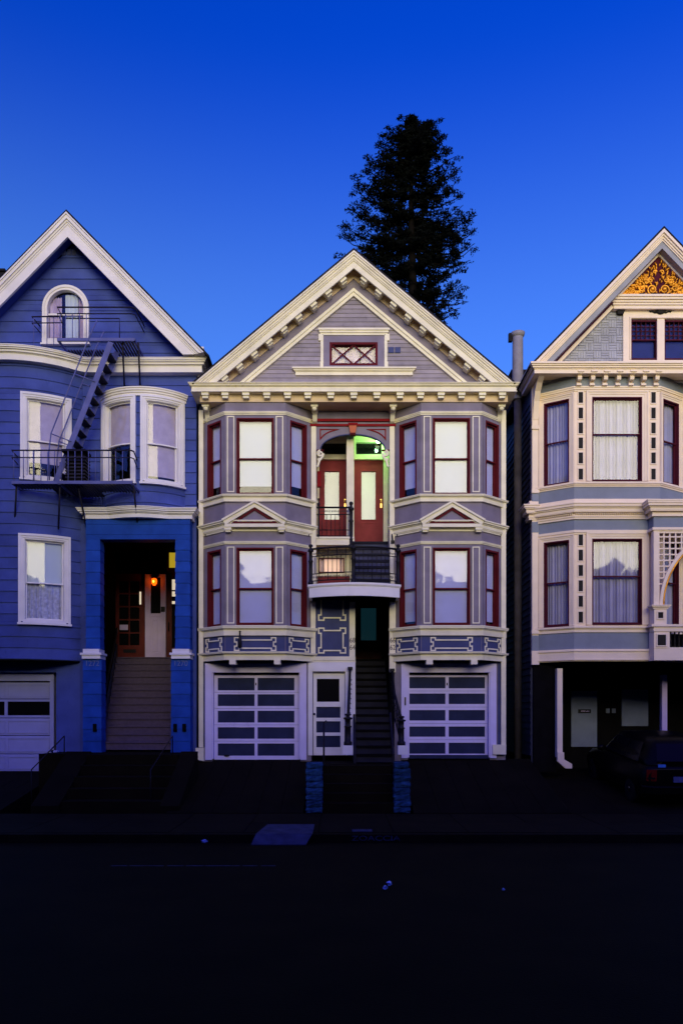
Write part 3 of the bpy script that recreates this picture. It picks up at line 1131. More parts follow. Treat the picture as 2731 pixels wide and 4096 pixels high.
# ---------------------------------------------------------------- entrance bay of the grey house
YD = 1.0          # plane of the upper doors
hd = MB()
hd.fbox(fr0, EX0, EX1, -.1, .0, Z(1707), ZE - .003)
hd.obj('entry_header', GREY, gh)
for a_, b_ in ((1687, 1677), (1707, 1698)):
    m = MB()
    m.fbox(fr0, EX0 - .03, EX1 + .03, .0, .05, Z(a_), Z(b_))
    m.obj('entry_band', REDB, gh)
for a_, b_ in ((1245, 1264), (1558, 1577)):
    m = MB()
    m.fbox(fr0, X(a_), X(b_), -.12, .045, Z(2392), Z(1708))
    m.obj('entry_pilaster', CREAM, gh)
# arched screen
pa = lambda px, py: (X(px), Z(py))
ac, aw_, asp, acr = 1411, 130, 1800, 1738
arch = [(X(ac + aw_ * math.cos(t * math.pi / 24)), Z(asp) + (Z(acr) - Z(asp)) * math.sin(t * math.pi / 24)) for t in range(25)]
m = MB()
top = Z(1707) - .002
for i in range(24):
    a, b = arch[i], arch[i + 1]
    m.fpoly(fr0, [(b[0], b[1]), (a[0], a[1]), (a[0], top), (b[0], top)], -.06, .02)
m.fbox(fr0, X(1264) + .002, arch[-1][0], -.06, .02, Z(1800), top)
m.fbox(fr0, arch[0][0], X(1558) - .002, -.06, .02, Z(1800), top)
ascreen = m.obj('arch_screen', GREY, gh)
m = MB()
m.fline(fr0, arch, .022, -.05, .035)
m.obj('arch_edge', SLATE, ascreen)
for s in (-1, 1):
    fx = lambda px: X(ac + s * (ac - px))
    pts = [(fx(1281), Z(1719)), (fx(1352), Z(1719))] + [(fx(px), Z(py)) for px, py in ((1338, 1722), (1322, 1727), (1308, 1733), (1296, 1741), (1287, 1750), (1281, 1757))]
    m = MB()
    m.fline(fr0, pts, .026, .018, .04, closed=True)
    m.obj('spandrel_moulding', REDB, ascreen)
m = MB()
m.fpoly(fr0, [pa(1400, 1735), pa(1421, 1735), pa(1427, 1706), pa(1395, 1706)], -.06, .09)
ks = m.obj('keystone', ORANGE, gh)
m = MB()
m.fbox(fr0, X(1392), X(1430), .0, .105, Z(1706), Z(1697) + .004)
m.obj('keystone_cap', REDB, ks)
m = MB()
m.fbox(fr0, X(1399), X(1422), -.06, .08, Z(1742), Z(1736))
m.obj('keystone_foot', RED, ks)
for s, px in ((1, 1281), (-1, 1541)):
    m = MB()
    c = pa(px, 1815)
    x_in = X(1266) if s > 0 else X(1556)
    m.fline(fr0, curl(c, .082, 1.5, s, 22, 1.57, .2), .034, -.03, .04)
    tail = [(c[0] + s * .082, c[1]), (c[0] + s * .06, c[1] - .07), (c[0] + s * .01, c[1] - .13), (c[0] - s * .03, c[1] - .2), (c[0] - s * .05, c[1] - .28), (c[0] - s * .075, c[1] - .33)]
    m.fline(fr0, tail, .045, -.03, .035)
    m.fline(fr0, curl((c[0] - s * .045, c[1] - .15), .035, 1.2, s, 12, 0), .02, -.03, .03)
    m.obj('scroll_bracket', CREAM, gh)
    m = MB()
    m.fbox(fr0, min(x_in, c[0] + s * .09), max(x_in, c[0] + s * .09), -.05, .03, Z(1803), Z(1799))
    m.obj('bracket_cap', RED, gh)
# vestibule shell
FZ = Z(2150, .1)      # upper landing floor level
BZ = 5.36             # balcony floor level
VC = ZE - .25
m = MB()
m.box(X(1264) - .1, X(1264), .1, 1.12, BZ - .2, VC)
m.box(X(1558), X(1558) + .1, .1, 1.12, BZ - .2, VC)
m.box(X(1264) - .1, X(1558) + .1, .1, 1.12, VC, VC + .05)
m.obj('vestibule_wall', CREAM, gh)
m = MB()
dv0, dv1 = X(1386, .25), X(1415, .25)
m.box(dv0, dv1, .22, YD, FZ - .02, VC - .01)
m.obj('vestibule_divider', CREAM, gh)
# back wall of the vestibule with two doors and transoms
fd = FY(YD)
xd = lambda px: X(px, YD)
zd = lambda py: Z(py, YD)
dl = (xd(1277), xd(1389))
dr = (xd(1416), xd(1533))
zt_door = zd(1839)
tz = (zd(1818), zd(1769))
tl, tr_ = (xd(1287), xd(1383)), (xd(1424), xd(1526))
m = MB()
m.wall(fd, X(1264), X(1558), FZ, VC, -.1, 0, [(dl[0], dl[1], FZ, zt_door), (dr[0], dr[1], FZ, zt_door), (tl[0], tl[1], tz[0], tz[1]), (tr_[0], tr_[1], tz[0], tz[1])])
m.obj('vestibule_back', CREAM, gh)
for (d0, d1), pane, tl_ in ((dl, (1296, 1358), tl), (dr, (1443, 1504), tr_)):
    p0, p1 = xd(pane[0]), xd(pane[1])
    pz0, pz1 = zd(2080), zd(1882)
    m = MB()
    m.wall(fd, d0 + .004, d1 - .004, FZ + .01, zt_door - .004, -.08, -.03, [(p0, p1, pz0, pz1)])
    door = m.obj('door', DOORRED, gh)
    m = MB()
    m.fbox(fd, p0 - .005, p1 + .005, -.06, -.052, pz0 - .005, pz1 + .005)
    m.obj('pane', GLASS, door)
    drape(fd, p0, p1, -.075, pz0, pz1, 0, 3).obj('blind', BLIND, door)
    m = MB()
    m.fline(fd, [(p0, pz0), (p1, pz0), (p1, pz1), (p0, pz1)], .03, -.03, -.015, closed=True)
    m.fline(fd, [(p0, FZ + .1), (p1, FZ + .1), (p1, pz0 - .08), (p0, pz0 - .08)], .02, -.03, -.02, closed=True)
    m.obj('door_moulding', DOORRED, door)
    m = MB()
    kx = d1 - .06
    m.ball((kx, YD - .07, zd(2006)), .028)
    m.fbox(fd, kx - .02, kx + .02, -.03, -.015, zd(2030), zd(1996))
    m.obj('door_knob', BRASS, door)
    t = MB()
    t.fbox(fd, tl_[0] - .05, tl_[1] + .05, .0, .03, tz[0] - .055, tz[0])
    t.fbox(fd, tl_[0] - .05, tl_[1] + .05, .0, .03, tz[1], tz[1] + .05)
    t.fbox(fd, tl_[0] - .05, tl_[0], .0, .028, tz[0], tz[1])
    t.fbox(fd, tl_[1], tl_[1] + .05, .0, .028, tz[0], tz[1])
    t.fbox(fd, tl_[0] - .07, tl_[1] + .07, .0, .05, zt_door, tz[0] - .06)
    tw = t.obj('transom_window', CREAM, gh)
    t = MB()
    t.fbox(fd, tl_[0] - .005, tl_[1] + .005, -.05, -.044, tz[0] - .005, tz[1] + .005)
    t.obj('pane', GLASSD, tw)
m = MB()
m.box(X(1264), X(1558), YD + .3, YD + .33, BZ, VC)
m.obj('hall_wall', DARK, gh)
# green-white porch lamp
lx, ly, lz = xd(1514) - .02, .82, zd(1770)
m = MB()
m.lathe(lx, ly + .1, [(.05, lz - .02), (.05, lz + .03), (.02, lz + .05)], 10)
m.tube([(lx, YD - .02, lz + .04), (lx, ly, lz + .06)], .012)
lamp = m.obj('porch_lamp', BRASS, gh)
m = MB()
m.ball((lx, ly, lz - .02), .062)
m.obj('lamp_globe', GLOW_G, lamp)
ll = bpy.data.lights.new('porch_light', 'POINT')
ll.energy = 3.0
ll.color = (0.34, 1.0, 0.40)
ll.shadow_soft_size = .06
lo = bpy.data.objects.new('porch_light', ll)
sc.collection.objects.link(lo)
lo.parent = lamp
lo.location = Vector((lx - .02, ly - .09, lz - .09)) - Vector(gh.location)
# red notice box on the left jamb
m = MB()
m.box(X(1267), X(1283), .3, .42, Z(1946, .3), Z(1884, .3))
m.obj('mail_box', REDB, gh)
# left landing: beam, floor
m = MB()
m.box(X(1264) + .004, dv1, .1, YD, FZ - .18, FZ)
m.obj('landing', CREAM, gh)
m = MB()
m.box(X(1264) + .002, dv1 + .01, .04, .1, FZ - .20, FZ - .045)
m.box(X(1264) + .002, dv1 + .01, .02, .1, FZ - .045, FZ + .004)
m.obj('landing_beam', CREAM, gh)
# steps from the balcony up to the right-hand door
nst = 7
st = MB()
for k in range(nst):
    zt_ = BZ + (FZ - BZ) * (k + 1) / nst
    y0 = -.42 + k * .165
    s = MB()
    s.box(dv1 + .012, X(1558) - .004, y0 - .03, YD if k == nst - 1 else y0 + .19, zt_ - .06, zt_)  # thick dark tread edge stands in for the shadow under the nosing
    s_ = s.obj('step', DARKSTEP, gh)
    s = MB()
    s.box(dv1 + .012, X(1558) - .004, y0, YD if k == nst - 1 else y0 + .20, zt_ - .19, zt_ - .062)
    s.obj('riser', RISER, s_)
# lower recess door on the balcony (left half)
fl2 = FY(.75)
x2 = lambda px: X(px, .75)
z2 = lambda py: Z(py, .75)
lz0, lz1 = z2(2290), z2(2234)
m = MB()
m.wall(fl2, X(1264), dv1 + .01, BZ, FZ - .19, -.1, 0, [(x2(1276), x2(1376), lz0, lz1)])
lw = m.obj('balcony_door', CREAM, gh)
m = MB()
m.fbox(fl2, x2(1270), x2(1398), .0, .03, BZ + .02, z2(2306))
m.obj('kick_panel', DOORRED, lw)
m = MB()
m.fbox(fl2, x2(1276), x2(1376), -.06, -.05, lz0, lz1)
m.obj('lit_pane', GLOW_P, lw)
m = MB()
m.fline(fl2, [(x2(1276), lz0), (x2(1376), lz0), (x2(1376), lz1), (x2(1276), lz1)], .03, -.02, .02, closed=True)
m.obj('pane_frame', WOOD, lw)
drape(fl2, x2(1276), x2(1298), -.045, lz0, lz1, .01, 3, 2).obj('curtain', PINKC, lw)
drape(fl2, x2(1356), x2(1376), -.045, lz0, lz1, .01, 3, 4).obj('curtain', PINKC, lw)

# balcony: bowed slab with white fascia
b0x, b1x = X(1238, -.6), X(1596, -.6)
bc = (b0x + b1x) / 2
hw = (b1x - b0x) / 2
NB = 18
bpath = [(bc + hw * (-1 + 2 * i / NB), -.62 - .33 * (1 - (-1 + 2 * i / NB) ** 2)) for i in range(NB + 1)]
m = MB()
poly = [(b0x, .1)] + bpath + [(b1x, .1)]
k_ = len(poly)
m.add([(x, y, BZ) for x, y in poly] + [(x, y, BZ - .05) for x, y in poly], [tuple(range(k_)), tuple(reversed(range(k_, 2 * k_)))] + [(i, (i + 1) % k_, (i + 1) % k_ + k_, i + k_) for i in range(k_)])
bal = m.obj('balcony', DARKSTEP, gh)
m = MB()
fpth = [(b0x, .05)] + bpath + [(b1x, .05)]
m.mould(fpth, BZ - .30, BZ - .062, ((1, .012),), back=.05)
m.mould(fpth, BZ - .058, BZ + .012, ((.3, .03), (1, .045)), back=.05)
m.obj('balcony_fascia', WHITE, bal)
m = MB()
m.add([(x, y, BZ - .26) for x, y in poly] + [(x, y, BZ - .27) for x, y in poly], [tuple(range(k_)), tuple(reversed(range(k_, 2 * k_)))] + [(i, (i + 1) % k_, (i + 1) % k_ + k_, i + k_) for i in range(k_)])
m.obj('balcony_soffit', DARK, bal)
# iron railing of the balcony
ip = lambda t: (bc + hw * (-1 + 2 * t) * .975, -.60 - .32 * (1 - (-1 + 2 * t) ** 2))
zr = {'top': 6.235, 'r2': 6.05, 'r3': 5.63, 'bot': 5.46}


def newel(x, y, z0, z1, r, parent, mat=IRON):
    m = MB()
    h = z1 - z0
    m.lathe(x, y, [(r * 1.3, z0), (r * 1.3, z0 + .08), (r * .9, z0 + .1), (r * .9, z0 + h * .55), (r * 1.25, z0 + h * .58), (r * .8, z0 + h * .62), (r * .85, z0 + h * .80),
                   (r * 1.4, z0 + h * .82), (r * 1.4, z0 + h * .86), (r * .7, z0 + h * .88), (r * .6, z0 + h * .92), (r * 1.1, z0 + h * .95), (r * .9, z0 + h * .985), (r * .2, z1)], 10)
    return m.obj('newel', mat, parent)


m = MB()
for key, rr in (('top', .026), ('r2', .012), ('r3', .012), ('bot', .013)):
    m.tube([ip(t / 16) + (zr[key],) for t in range(17)], rr)
rail = m.obj('balcony_railing', IRON, gh)
for t in (0.0, .487, 1.0):
    x, y = ip(t)
    newel(x, y - .01, BZ, 6.36, .05, rail)
scr = MB()
for i in range(1, 20):
    t = i / 20
    if abs(t - .487) < .03:
        continue
    x, y = ip(t)
    b = MB()
    b.tube([(x, y, zr['bot']), (x, y, zr['top'])] if i % 2 == 0 else [(x, y, zr['r3']), (x, y, zr['r2'])], .0085, 5)
    b.obj('baluster', IRON, rail)
    fq = FY(y)
    b = scr
    for zz, fl_ in (((zr['top'] + zr['r2']) / 2 - .03, 1), ((zr['bot'] + zr['r3']) / 2, -1)):
        for s in (-1, 1):
            b.fline(fq, curl((x + s * .03, zz), .028, 1.2, s, 9, 1.57 * fl_), .009, -.004, .004)
scr.obj('scrollwork', IRON, rail)['kind'] = 'stuff'
# upper landing railing and tall newel
up = MB()
ux0, ux1, uy = X(1266, .06), X(1402, .06), .06
for py, rr in ((2030, .024), (2058, .011), (2120, .011), (2144, .011)):
    up.tube([(ux0, uy, Z(py, .06)), (ux1, uy, Z(py, .06))], rr)
upr = up.obj('landing_railing', IRON, gh)
newel(X(1404, .05), .05, FZ - .28, Z(2006, .05), .05, upr)
newel(X(1274, .05), .05, FZ - .02, Z(1992, .05), .026, upr)
scr = MB()
for i in range(7):
    px = 1288 + i * 17.5
    b = MB()
    b.tube([(X(px, .06), .06, Z(2058, .06)), (X(px, .06), .06, Z(2144, .06))], .0075, 5)
    b.obj('baluster', IRON, upr)
    b = scr
    for s in (-1, 1):
        b.fline(FY(.06), curl((X(px, .06) + s * .028, Z(2045, .06)), .026, 1.2, s, 9, 1.57 * (1 if i % 2 else -1)), .008, -.004, .004)
scr.obj('scrollwork', IRON, upr)['kind'] = 'stuff'
# side railing of the steps (down from the right jamb)
m = MB()
m.tube([(X(1572, -.3), -.55, Z(2170, -.5)), (X(1572, -.3), -.2, Z(2167, -.2)), (X(1560), .5, FZ + .75)], .02)
m.box(X(1563, -.45), X(1577, -.45), -.48, -.40, Z(2175, -.45), Z(2162, -.45))
m.obj('step_rail', IRON, gh)

# ---------------------------------------------------------------- below the balcony
PX0, PX1 = X(1420), X(1557)
zbelt = Z(2645)
m = MB()
m.fbox(fr0, X(1262), X(1397), -.1, .0, Z(2628), BZ - .02)
pn = m.obj('entry_panel', SLATE, gh)
b = MB()
fret(fr0, X(1328), Z(2563), .335, .31, .13, .06, -.002, .025, .032, b)
b.obj('fret_moulding', CREAM, pn)
b = MB()
fret(fr0, X(1328), Z(2424), .335, .36, .13, .06, -.002, .025, .032, b)
b.obj('fret_moulding', CREAM, pn)
for a_, b_, lo_ in ((1243, 1262, 2628), (1397, 1420, 2628), (1557, 1582, 2690)):
    m = MB()
    m.fbox(fr0, X(a_), X(b_), -.12, .03, Z(lo_), BZ - .31)
    m.obj('entry_post', CREAM, gh)
m = MB()
m.fbox(fr0, X(1230), X(1421), -.1, .045, Z(2643), Z(2627))
m.fbox(fr0, X(1228), X(1422), -.1, .03, Z(2650), Z(2643) - .002)
m.obj('entry_belt', CREAM, gh)
m = MB()
m.wall(fr0, X(1232), X(1421), Z(3022), Z(2650) - .002, -.1, .03, [(X(1250), X(1380), Z(3022), Z(2688))])
m.fbox(fr0, X(1250), X(1380), .03, .05, Z(2686), Z(2670))
ef = m.obj('entry_door_frame', WHITE, gh)
fe = FY(.08)
zq = lambda py: Z(py, .08)
xq = lambda px: X(px, .08)
ins = [(1267, 1357, 2808, 2716), (1265, 1361, 2872, 2828), (1265, 1361, 2931, 2886), (1265, 1361, 2990, 2944)]
m = MB()
m.wall(fe, xq(1253), xq(1378), zq(3022), zq(2690), -.05, 0, [(xq(a), xq(b), zq(c), zq(d)) for a, b, c, d in ins])
ed = m.obj('entry_door', WHITE, gh)
for i, (a, b, c, d) in enumerate(ins):
    m = MB()
    m.fbox(fe, xq(a) - .005, xq(b) + .005, -.04, -.03, zq(c) - .005, zq(d) + .005)
    m.obj('pane' if i == 0 else 'panel', BLACKG if i == 0 else GARBLUE, ed)
m = MB()
m.ball((xq(1257), .05, zq(2857)), .028)
m.obj('door_knob', IRON, ed)
for t_, px, py in (('68', 1409, 2562), ('64', 1409, 2591), ('66', 1570, 2562), ('62', 1570, 2591)):
    text_obj(t_, 'house_number', .17, (X(px, -.04), -.034, Z(py, -.04)), NUM, gh, sx=.85)
# stair passage
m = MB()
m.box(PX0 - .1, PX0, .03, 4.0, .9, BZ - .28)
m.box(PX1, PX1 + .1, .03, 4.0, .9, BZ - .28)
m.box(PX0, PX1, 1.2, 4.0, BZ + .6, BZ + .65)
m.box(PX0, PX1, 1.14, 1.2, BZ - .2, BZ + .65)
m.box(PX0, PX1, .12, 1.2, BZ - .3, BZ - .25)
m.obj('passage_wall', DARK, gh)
fb = FY(3.8)
xb = lambda px: X(px, 3.8)
zb5 = lambda py: Z(py, 3.8)
SB, ST_ = 1.10, 3.76
m = MB()
m.wall(fb, PX0, PX1, ST_, BZ + .6, -.08, 0, [(xb(1443), xb(1504), zb5(2562), zb5(2395))])
dd = m.obj('passage_door', WOOD, gh)
m = MB()
m.fbox(fb, xb(1443), xb(1504), -.05, -.04, zb5(2562), zb5(2395))
m.obj('pane', TEALG, dd)
for k in range(14):
    s = MB()
    z1 = SB + (ST_ - SB) * (k + 1) / 14
    y0 = -1.2 + k * .235
    s.box(PX0 + .006, PX1 - .006, y0 - .03, 3.9 if k == 13 else y0 + .24, z1 - .05, z1)
    s_ = s.obj('step', DARK, gh)  # near-black treads, the shadow bands between risers put into colour
    s = MB()
    s.box(PX0 + .006, PX1 - .006, y0, 3.9 if k == 13 else y0 + .26, z1 - .19, z1 - .052)
    s.obj('riser', DARKSTEP, s_)
for s_x in (PX0 - .05, PX1 - .0):
    m = MB()
    prof = [(-1.22, GZ - .03), (-1.22, SB + .2), (.02, SB + .2 + 1.24 * .792), (.02, GZ - .03)]
    m.rings([[(s_x + o_, y, z) for y, z in prof] for o_ in (.0, .05)])
    m.obj('stair_string', DARKSTEP, gh)
# iron stair railings at the foot of the stairs, on white blocks
for s, blk, tp, bt in ((-1, (1370, 1411), ((1400, 2674), (1396, 2768)), (1391, 2862)), (1, (1591, 1630), ((1568, 2681), (1577, 2772)), (1604, 2872))):
    m = MB()
    m.box(X(blk[0], -1.35), X(blk[1], -1.35), -1.4, -1.1, Z(3019, -1.35), Z(2983, -1.35))
    m.obj('newel_block', WHITE, gh)
    top_ = [(X(tp[0][0], -.1), -.1, Z(tp[0][1], -.1)), (X(tp[1][0], -.6), -.6, Z(tp[1][1], -.6)), (X(bt[0], -1.2), -1.2, Z(bt[1], -1.2))]
    m = MB()
    m.tube(top_, .03)
    ra = m.obj('stair_railing', IRON, gh)
    m = MB()
    q = top_[0]
    m.box(q[0] - .06, q[0] + .06, q[1] - .05, q[1] + .05, q[2] - .035, q[2] + .035)
    m.obj('rail_end', IRON, ra)
    m = MB()
    m.tube([(p[0], p[1], p[2] - .62) for p in top_], .014)
    m.obj('lower_rail', IRON, ra)
    for i in range(11):
        t = i / 10 * 2
        j = min(1, int(t))
        f = t - j
        p = [top_[j][c] + (top_[j + 1][c] - top_[j][c]) * f for c in range(3)]
        b = MB()
        b.tube([(p[0], p[1], p[2] - .62), tuple(p)], .014, 5)
        b.fline(FY(p[1]), curl((p[0], p[2] - .3), .045, 1.3, 1, 10), .014, -.006, .006)
        b.obj('baluster', IRON, ra)
    newel(top_[2][0], -1.24, Z(2983, -1.35), Z(bt[1] - 8, -1.24), .075, ra)
# small dark bottle-shaped fitting on the left bay's spandrel
m = MB()
bx_, by_ = X(960, -.62), -.64
m.lathe(bx_, by_, [(.012, Z(2594, by_)), (.045, Z(2590, by_)), (.045, Z(2560, by_)), (.02, Z(2545, by_)), (.018, Z(2528, by_)), (.03, Z(2526, by_)), (.01, Z(2523, by_))], 9)
m.box(bx_ - .015, bx_ + .015, by_, -.54, Z(2580, by_), Z(2572, by_))
m.obj('flag_socket', IRON, gh)

# ================================================================== BLUE HOUSE (left)
BLX0, BLX1 = -9.75, X(786)
bh = thing('blue_house', (-6.7, 0, .8), 'blue clapboard Victorian house with bowed bay, white trim and tall porch', 'house')
bow = Arc(-8.1, 1.48, 2.2)
UB = 2.2 * math.acos(1.48 / 2.2)            # arc length where the bow meets the flat wall
fw_ = FY(0)
ZBC = Z(1478, -.2)                           # underside of the cornice
ZB0 = 3.56                                   # underside of the bow
wA = (.365, 1.52, 7.89, 10.02)               # bow windows (outer casing): u0, u1, z0, z1
wB = (.32, 1.50, 4.40, 6.60)
inset = lambda w_, d_: (w_[0] + d_, w_[1] - d_, w_[2] + d_, w_[3] - d_)
m = MB()
m.wall(bow, -1.6, UB, ZB0, ZBC, -.12, 0, [inset(wA, .1), inset(wB, .1)])
bw = m.obj('bow_wall', BLUE, bh)
boards(bow, -.6, UB - .01, ZB0 + .01, ZBC, .272, bw, BLUE, [inset(wA, .06), inset(wB, .06)])
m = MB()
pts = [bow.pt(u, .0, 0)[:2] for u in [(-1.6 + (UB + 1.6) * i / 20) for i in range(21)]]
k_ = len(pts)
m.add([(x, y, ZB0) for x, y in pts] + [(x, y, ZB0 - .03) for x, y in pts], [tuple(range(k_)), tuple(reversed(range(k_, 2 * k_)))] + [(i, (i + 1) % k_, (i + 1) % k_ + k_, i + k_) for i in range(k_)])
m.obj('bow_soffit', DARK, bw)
bow2 = Arc(-4.94, .76, 1.28)
U2 = 1.28 * math.acos(.76 / 1.28)
w2L, w2R = (-1.13, -.055, 7.84, 10.02), (.055, 1.13, 7.84, 10.02)
m = MB()
m.wall(bow2, -U2, U2, 7.12, 10.05, -.12, 0, [inset(w2L, .1), inset(w2R, .1)])
bw2 = m.obj('small_bow_wall', BLUE, bh)
boards(bow2, -U2 + .01, U2 - .01, 7.13, 10.03, .272, bw2, BLUE, [inset(w2L, .06), inset(w2R, .06)])
m = MB()
cp = [bow2.pt(u, 0, 0)[:2] for u in [(-U2 + 2 * U2 * i / 18) for i in range(19)]]
m.mould(cp, 9.99, 10.19, ((.35, .05), (.6, .075), (.85, .10), (1, .12)))
k_ = len(cp)
m.add([(x, y, 10.185) for x, y in cp] + [(x, y, 10.02) for x, y in cp], [tuple(range(k_)), tuple(reversed(range(k_, 2 * k_)))] + [(i, (i + 1) % k_, (i + 1) % k_ + k_, i + k_) for i in range(k_)])
m.obj('bow_cornice', WHITEC, bw2)
# flat wall between and beside the bows
m = MB()
flx = -8.1 + 1.627
pz0, pz1 = 1.0, 6.56
m.wall(fw_, flx - .02, BLX1, .7, ZBC, -.1, 0, [(X(343), X(760), .7, pz1), (-4.94 - .95, -4.94 + .95, 7.2, 10.0)])
m.wall(fw_, BLX0, flx - .02, .7, ZBC, -.1, 0, [(-9.74, X(226), .7, Z(2690)), (BLX0 + .2, flx - .1, ZB0, ZBC - .05)])
fwall = m.obj('front_wall', BLUE, bh)
hb = [(-4.94 - 1.03, -4.94 + 1.03, 7.1, 10.06), (X(320), X(790), .5, 7.1)]
boards(fw_, flx + .01, BLX1 - .002, 4.2, ZBC, .272, fwall, BLUE, hb)
# shell
m = MB()
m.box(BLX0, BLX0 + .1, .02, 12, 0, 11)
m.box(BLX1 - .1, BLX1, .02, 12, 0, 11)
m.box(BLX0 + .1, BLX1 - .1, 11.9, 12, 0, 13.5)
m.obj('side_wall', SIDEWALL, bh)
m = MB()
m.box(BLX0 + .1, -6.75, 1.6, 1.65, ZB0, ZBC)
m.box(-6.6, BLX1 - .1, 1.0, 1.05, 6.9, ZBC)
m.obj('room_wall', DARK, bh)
# cornice: follows the bow, then straight
arc_pts = [bow.pt(u, 0, 0)[:2] for u in [(-1.55 + (UB - .22 + 1.55) * i / 22) for i in range(23)]]
tail = [(flx + .02, -.045), (flx + .2, -.01), (BLX1 - .03, -.01), (BLX1 - .03, .3)]
cpath = arc_pts + tail
zc0, zc1 = Z(1478, -.35), Z(1427, -.35)
m = MB()
m.mould(cpath, zc0, zc1, ((.5, .20), (.56, .22), (.72, .26), (.82, .30), (.94, .33), (1, .345)), back=.3)
m.obj('main_cornice', WHITEC, bh)
m = MB()
k_ = len(arc_pts)
m.add([(x, y, zc1 - .03) for x, y in arc_pts] + [(x, y, zc0 + .02) for x, y in arc_pts], [tuple(range(k_)), tuple(reversed(range(k_, 2 * k_)))] + [(i, (i + 1) % k_, (i + 1) % k_ + k_, i + k_) for i in range(k_)])
m.obj('bow_roof', ROOF, bh)
# gable
YRB = -.5
ZAB, AXB = Z(850, YRB), X(267, YRB)
ZCB = zc1
THB = math.atan2(ZAB - Z(1395, YRB), X(800, YRB) - AXB)
m = MB()
chevron(fw_, AXB, ZAB, THB, ZCB + .02, -.03, 0, .05, .56, m)
chevron(fw_, AXB, ZAB, THB, ZCB + .02, -.10, -.03, .05, .53, m)
chevron(fw_, AXB, ZAB, THB, ZCB + .02, -.14, -.10, .05, .49, m)
chevron(fw_, AXB, ZAB, THB, ZCB + .02, -.18, -.14, .05, .465, m)
m.obj('rake_crown', WHITEC, bh)
m = MB()
chevron(fw_, AXB, ZAB, THB, ZCB + .02, -.385, -.18, .38, .45, m)
m.obj('rake_fascia', WHITEC, bh)
m = MB()
chevron(fw_, AXB, ZAB, THB, ZCB + .02, -.30, -.19, .01, .37, m)
m.obj('rake_soffit', BLUE, bh)
arch_w = (X(172), X(358), Z(1380), Z(1143))
m = MB()
hh = (ZAB - .25 - ZCB) / math.tan(THB)
aW = inset(arch_w, .1)
zt = lambda x: ZAB - .25 - abs(x - AXB) * math.tan(THB)
u0, u1, z0, z1 = aW
z1 = arch_w[3] - .1
m.fpoly(fw_, [(AXB - hh, ZCB - .25), (u0, ZCB - .25), (u0, zt(u0)), (AXB - hh, ZCB)], -.12, -.02)
m.fpoly(fw_, [(u1, ZCB - .25), (AXB + hh, ZCB - .25), (AXB + hh, ZCB), (AXB, ZAB - .25), (u1, zt(u1))], -.12, -.02)
m.fpoly(fw_, [(u0, ZCB - .25), (u1, ZCB - .25), (u1, z0), (u0, z0)], -.12, -.02)
m.fpoly(fw_, [(u0, z1), (u1, z1), (u1, zt(u1)), (u0, zt(u0))], -.12, -.02)
gwb = m.obj('gable_wall', BLUE, bh)
zin = ZAB - .33 / math.cos(THB)
rc = (arch_w[1] - arch_w[0]) / 2
xca = (arch_w[0] + arch_w[1]) / 2
zsp = arch_w[3] - rc
# board holes follow the arch in steps
ah = [(arch_w[0] + .05, arch_w[1] - .05, arch_w[2], zsp)]
for i in range(5):
    za_, zb_ = rc * i / 5, rc * (i + 1) / 5
    hw_ = math.sqrt(max(.001, rc * rc - zb_ * zb_)) - .02
    if hw_ > .08:
        ah.append((xca - hw_, xca + hw_, zsp + za_, zsp + zb_))
boards(FY(.02), 0, 0, ZCB - .01, zin - .05, .265, gwb, BLUE, holes=ah, trim=lambda z: (AXB - (zin - z) / math.tan(THB), AXB + (zin - z) / math.tan(THB)))
# arched attic window
ri = .447
def arcpts(r, n=20):
    return [(xca + r * math.cos(math.pi * i / n), zsp + r * math.sin(math.pi * i / n)) for i in range(n + 1)]
m = MB()
for ra_, wd_, nn in ((rc - .03, .06, .07), (rc - .085, .05, .05), (rc - .12, .025, .075)):
    m.fline(fw_, [(xca + ra_, arch_w[2] + .1)] + arcpts(ra_) + [(xca - ra_, arch_w[2] + .1)], wd_, -.06, nn)
m.fbox(fw_, arch_w[0], arch_w[1], -.06, .08, arch_w[2] + .02, arch_w[2] + .14)
m.fbox(fw_, arch_w[0] - .03, arch_w[1] + .03, -.06, .11, arch_w[2] - .02, arch_w[2] + .02)
awd = m.obj('arched_window', WHITEC, bh)
m = MB()
m.fpoly(fw_, [(xca - ri, arch_w[2] + .14), (xca + ri, arch_w[2] + .14)] + arcpts(ri), -.035, -.03)
m.obj('pane', GLASSD, awd)
m = MB()
m.fbox(fw_, xca - ri, xca + ri, -.05, -.01, Z(1259), Z(1252))
m.obj('meeting_rail', WHITEC, awd)
drape(fw_, xca - .44, xca - .14, -.10, arch_w[2] + .1, zsp + .33, .02, 4, 3).obj('curtain', PINKC, awd)
drape(fw_, xca - .05, xca + .27, -.09, arch_w[2] + .1, zsp + .4, .015, 3, 5).obj('curtain', BLIND, awd)
drape(fw_, xca + .28, xca + .44, -.10, arch_w[2] + .1, zsp + .3, .02, 3, 6).obj('curtain', PINKC, awd)
m = MB()
m.fbox(fw_, xca - .6, xca + .6, -.8, -.75, arch_w[2], arch_w[3])
m.obj('attic_room', DARK, awd)
for px in (248, 270, 289):
    m = MB()
    m.fbox(fw_, X(px), X(px + 16), -.01, .022, Z(1020), Z(996))
    m.obj('vent', SLATE, bh)
m = MB()
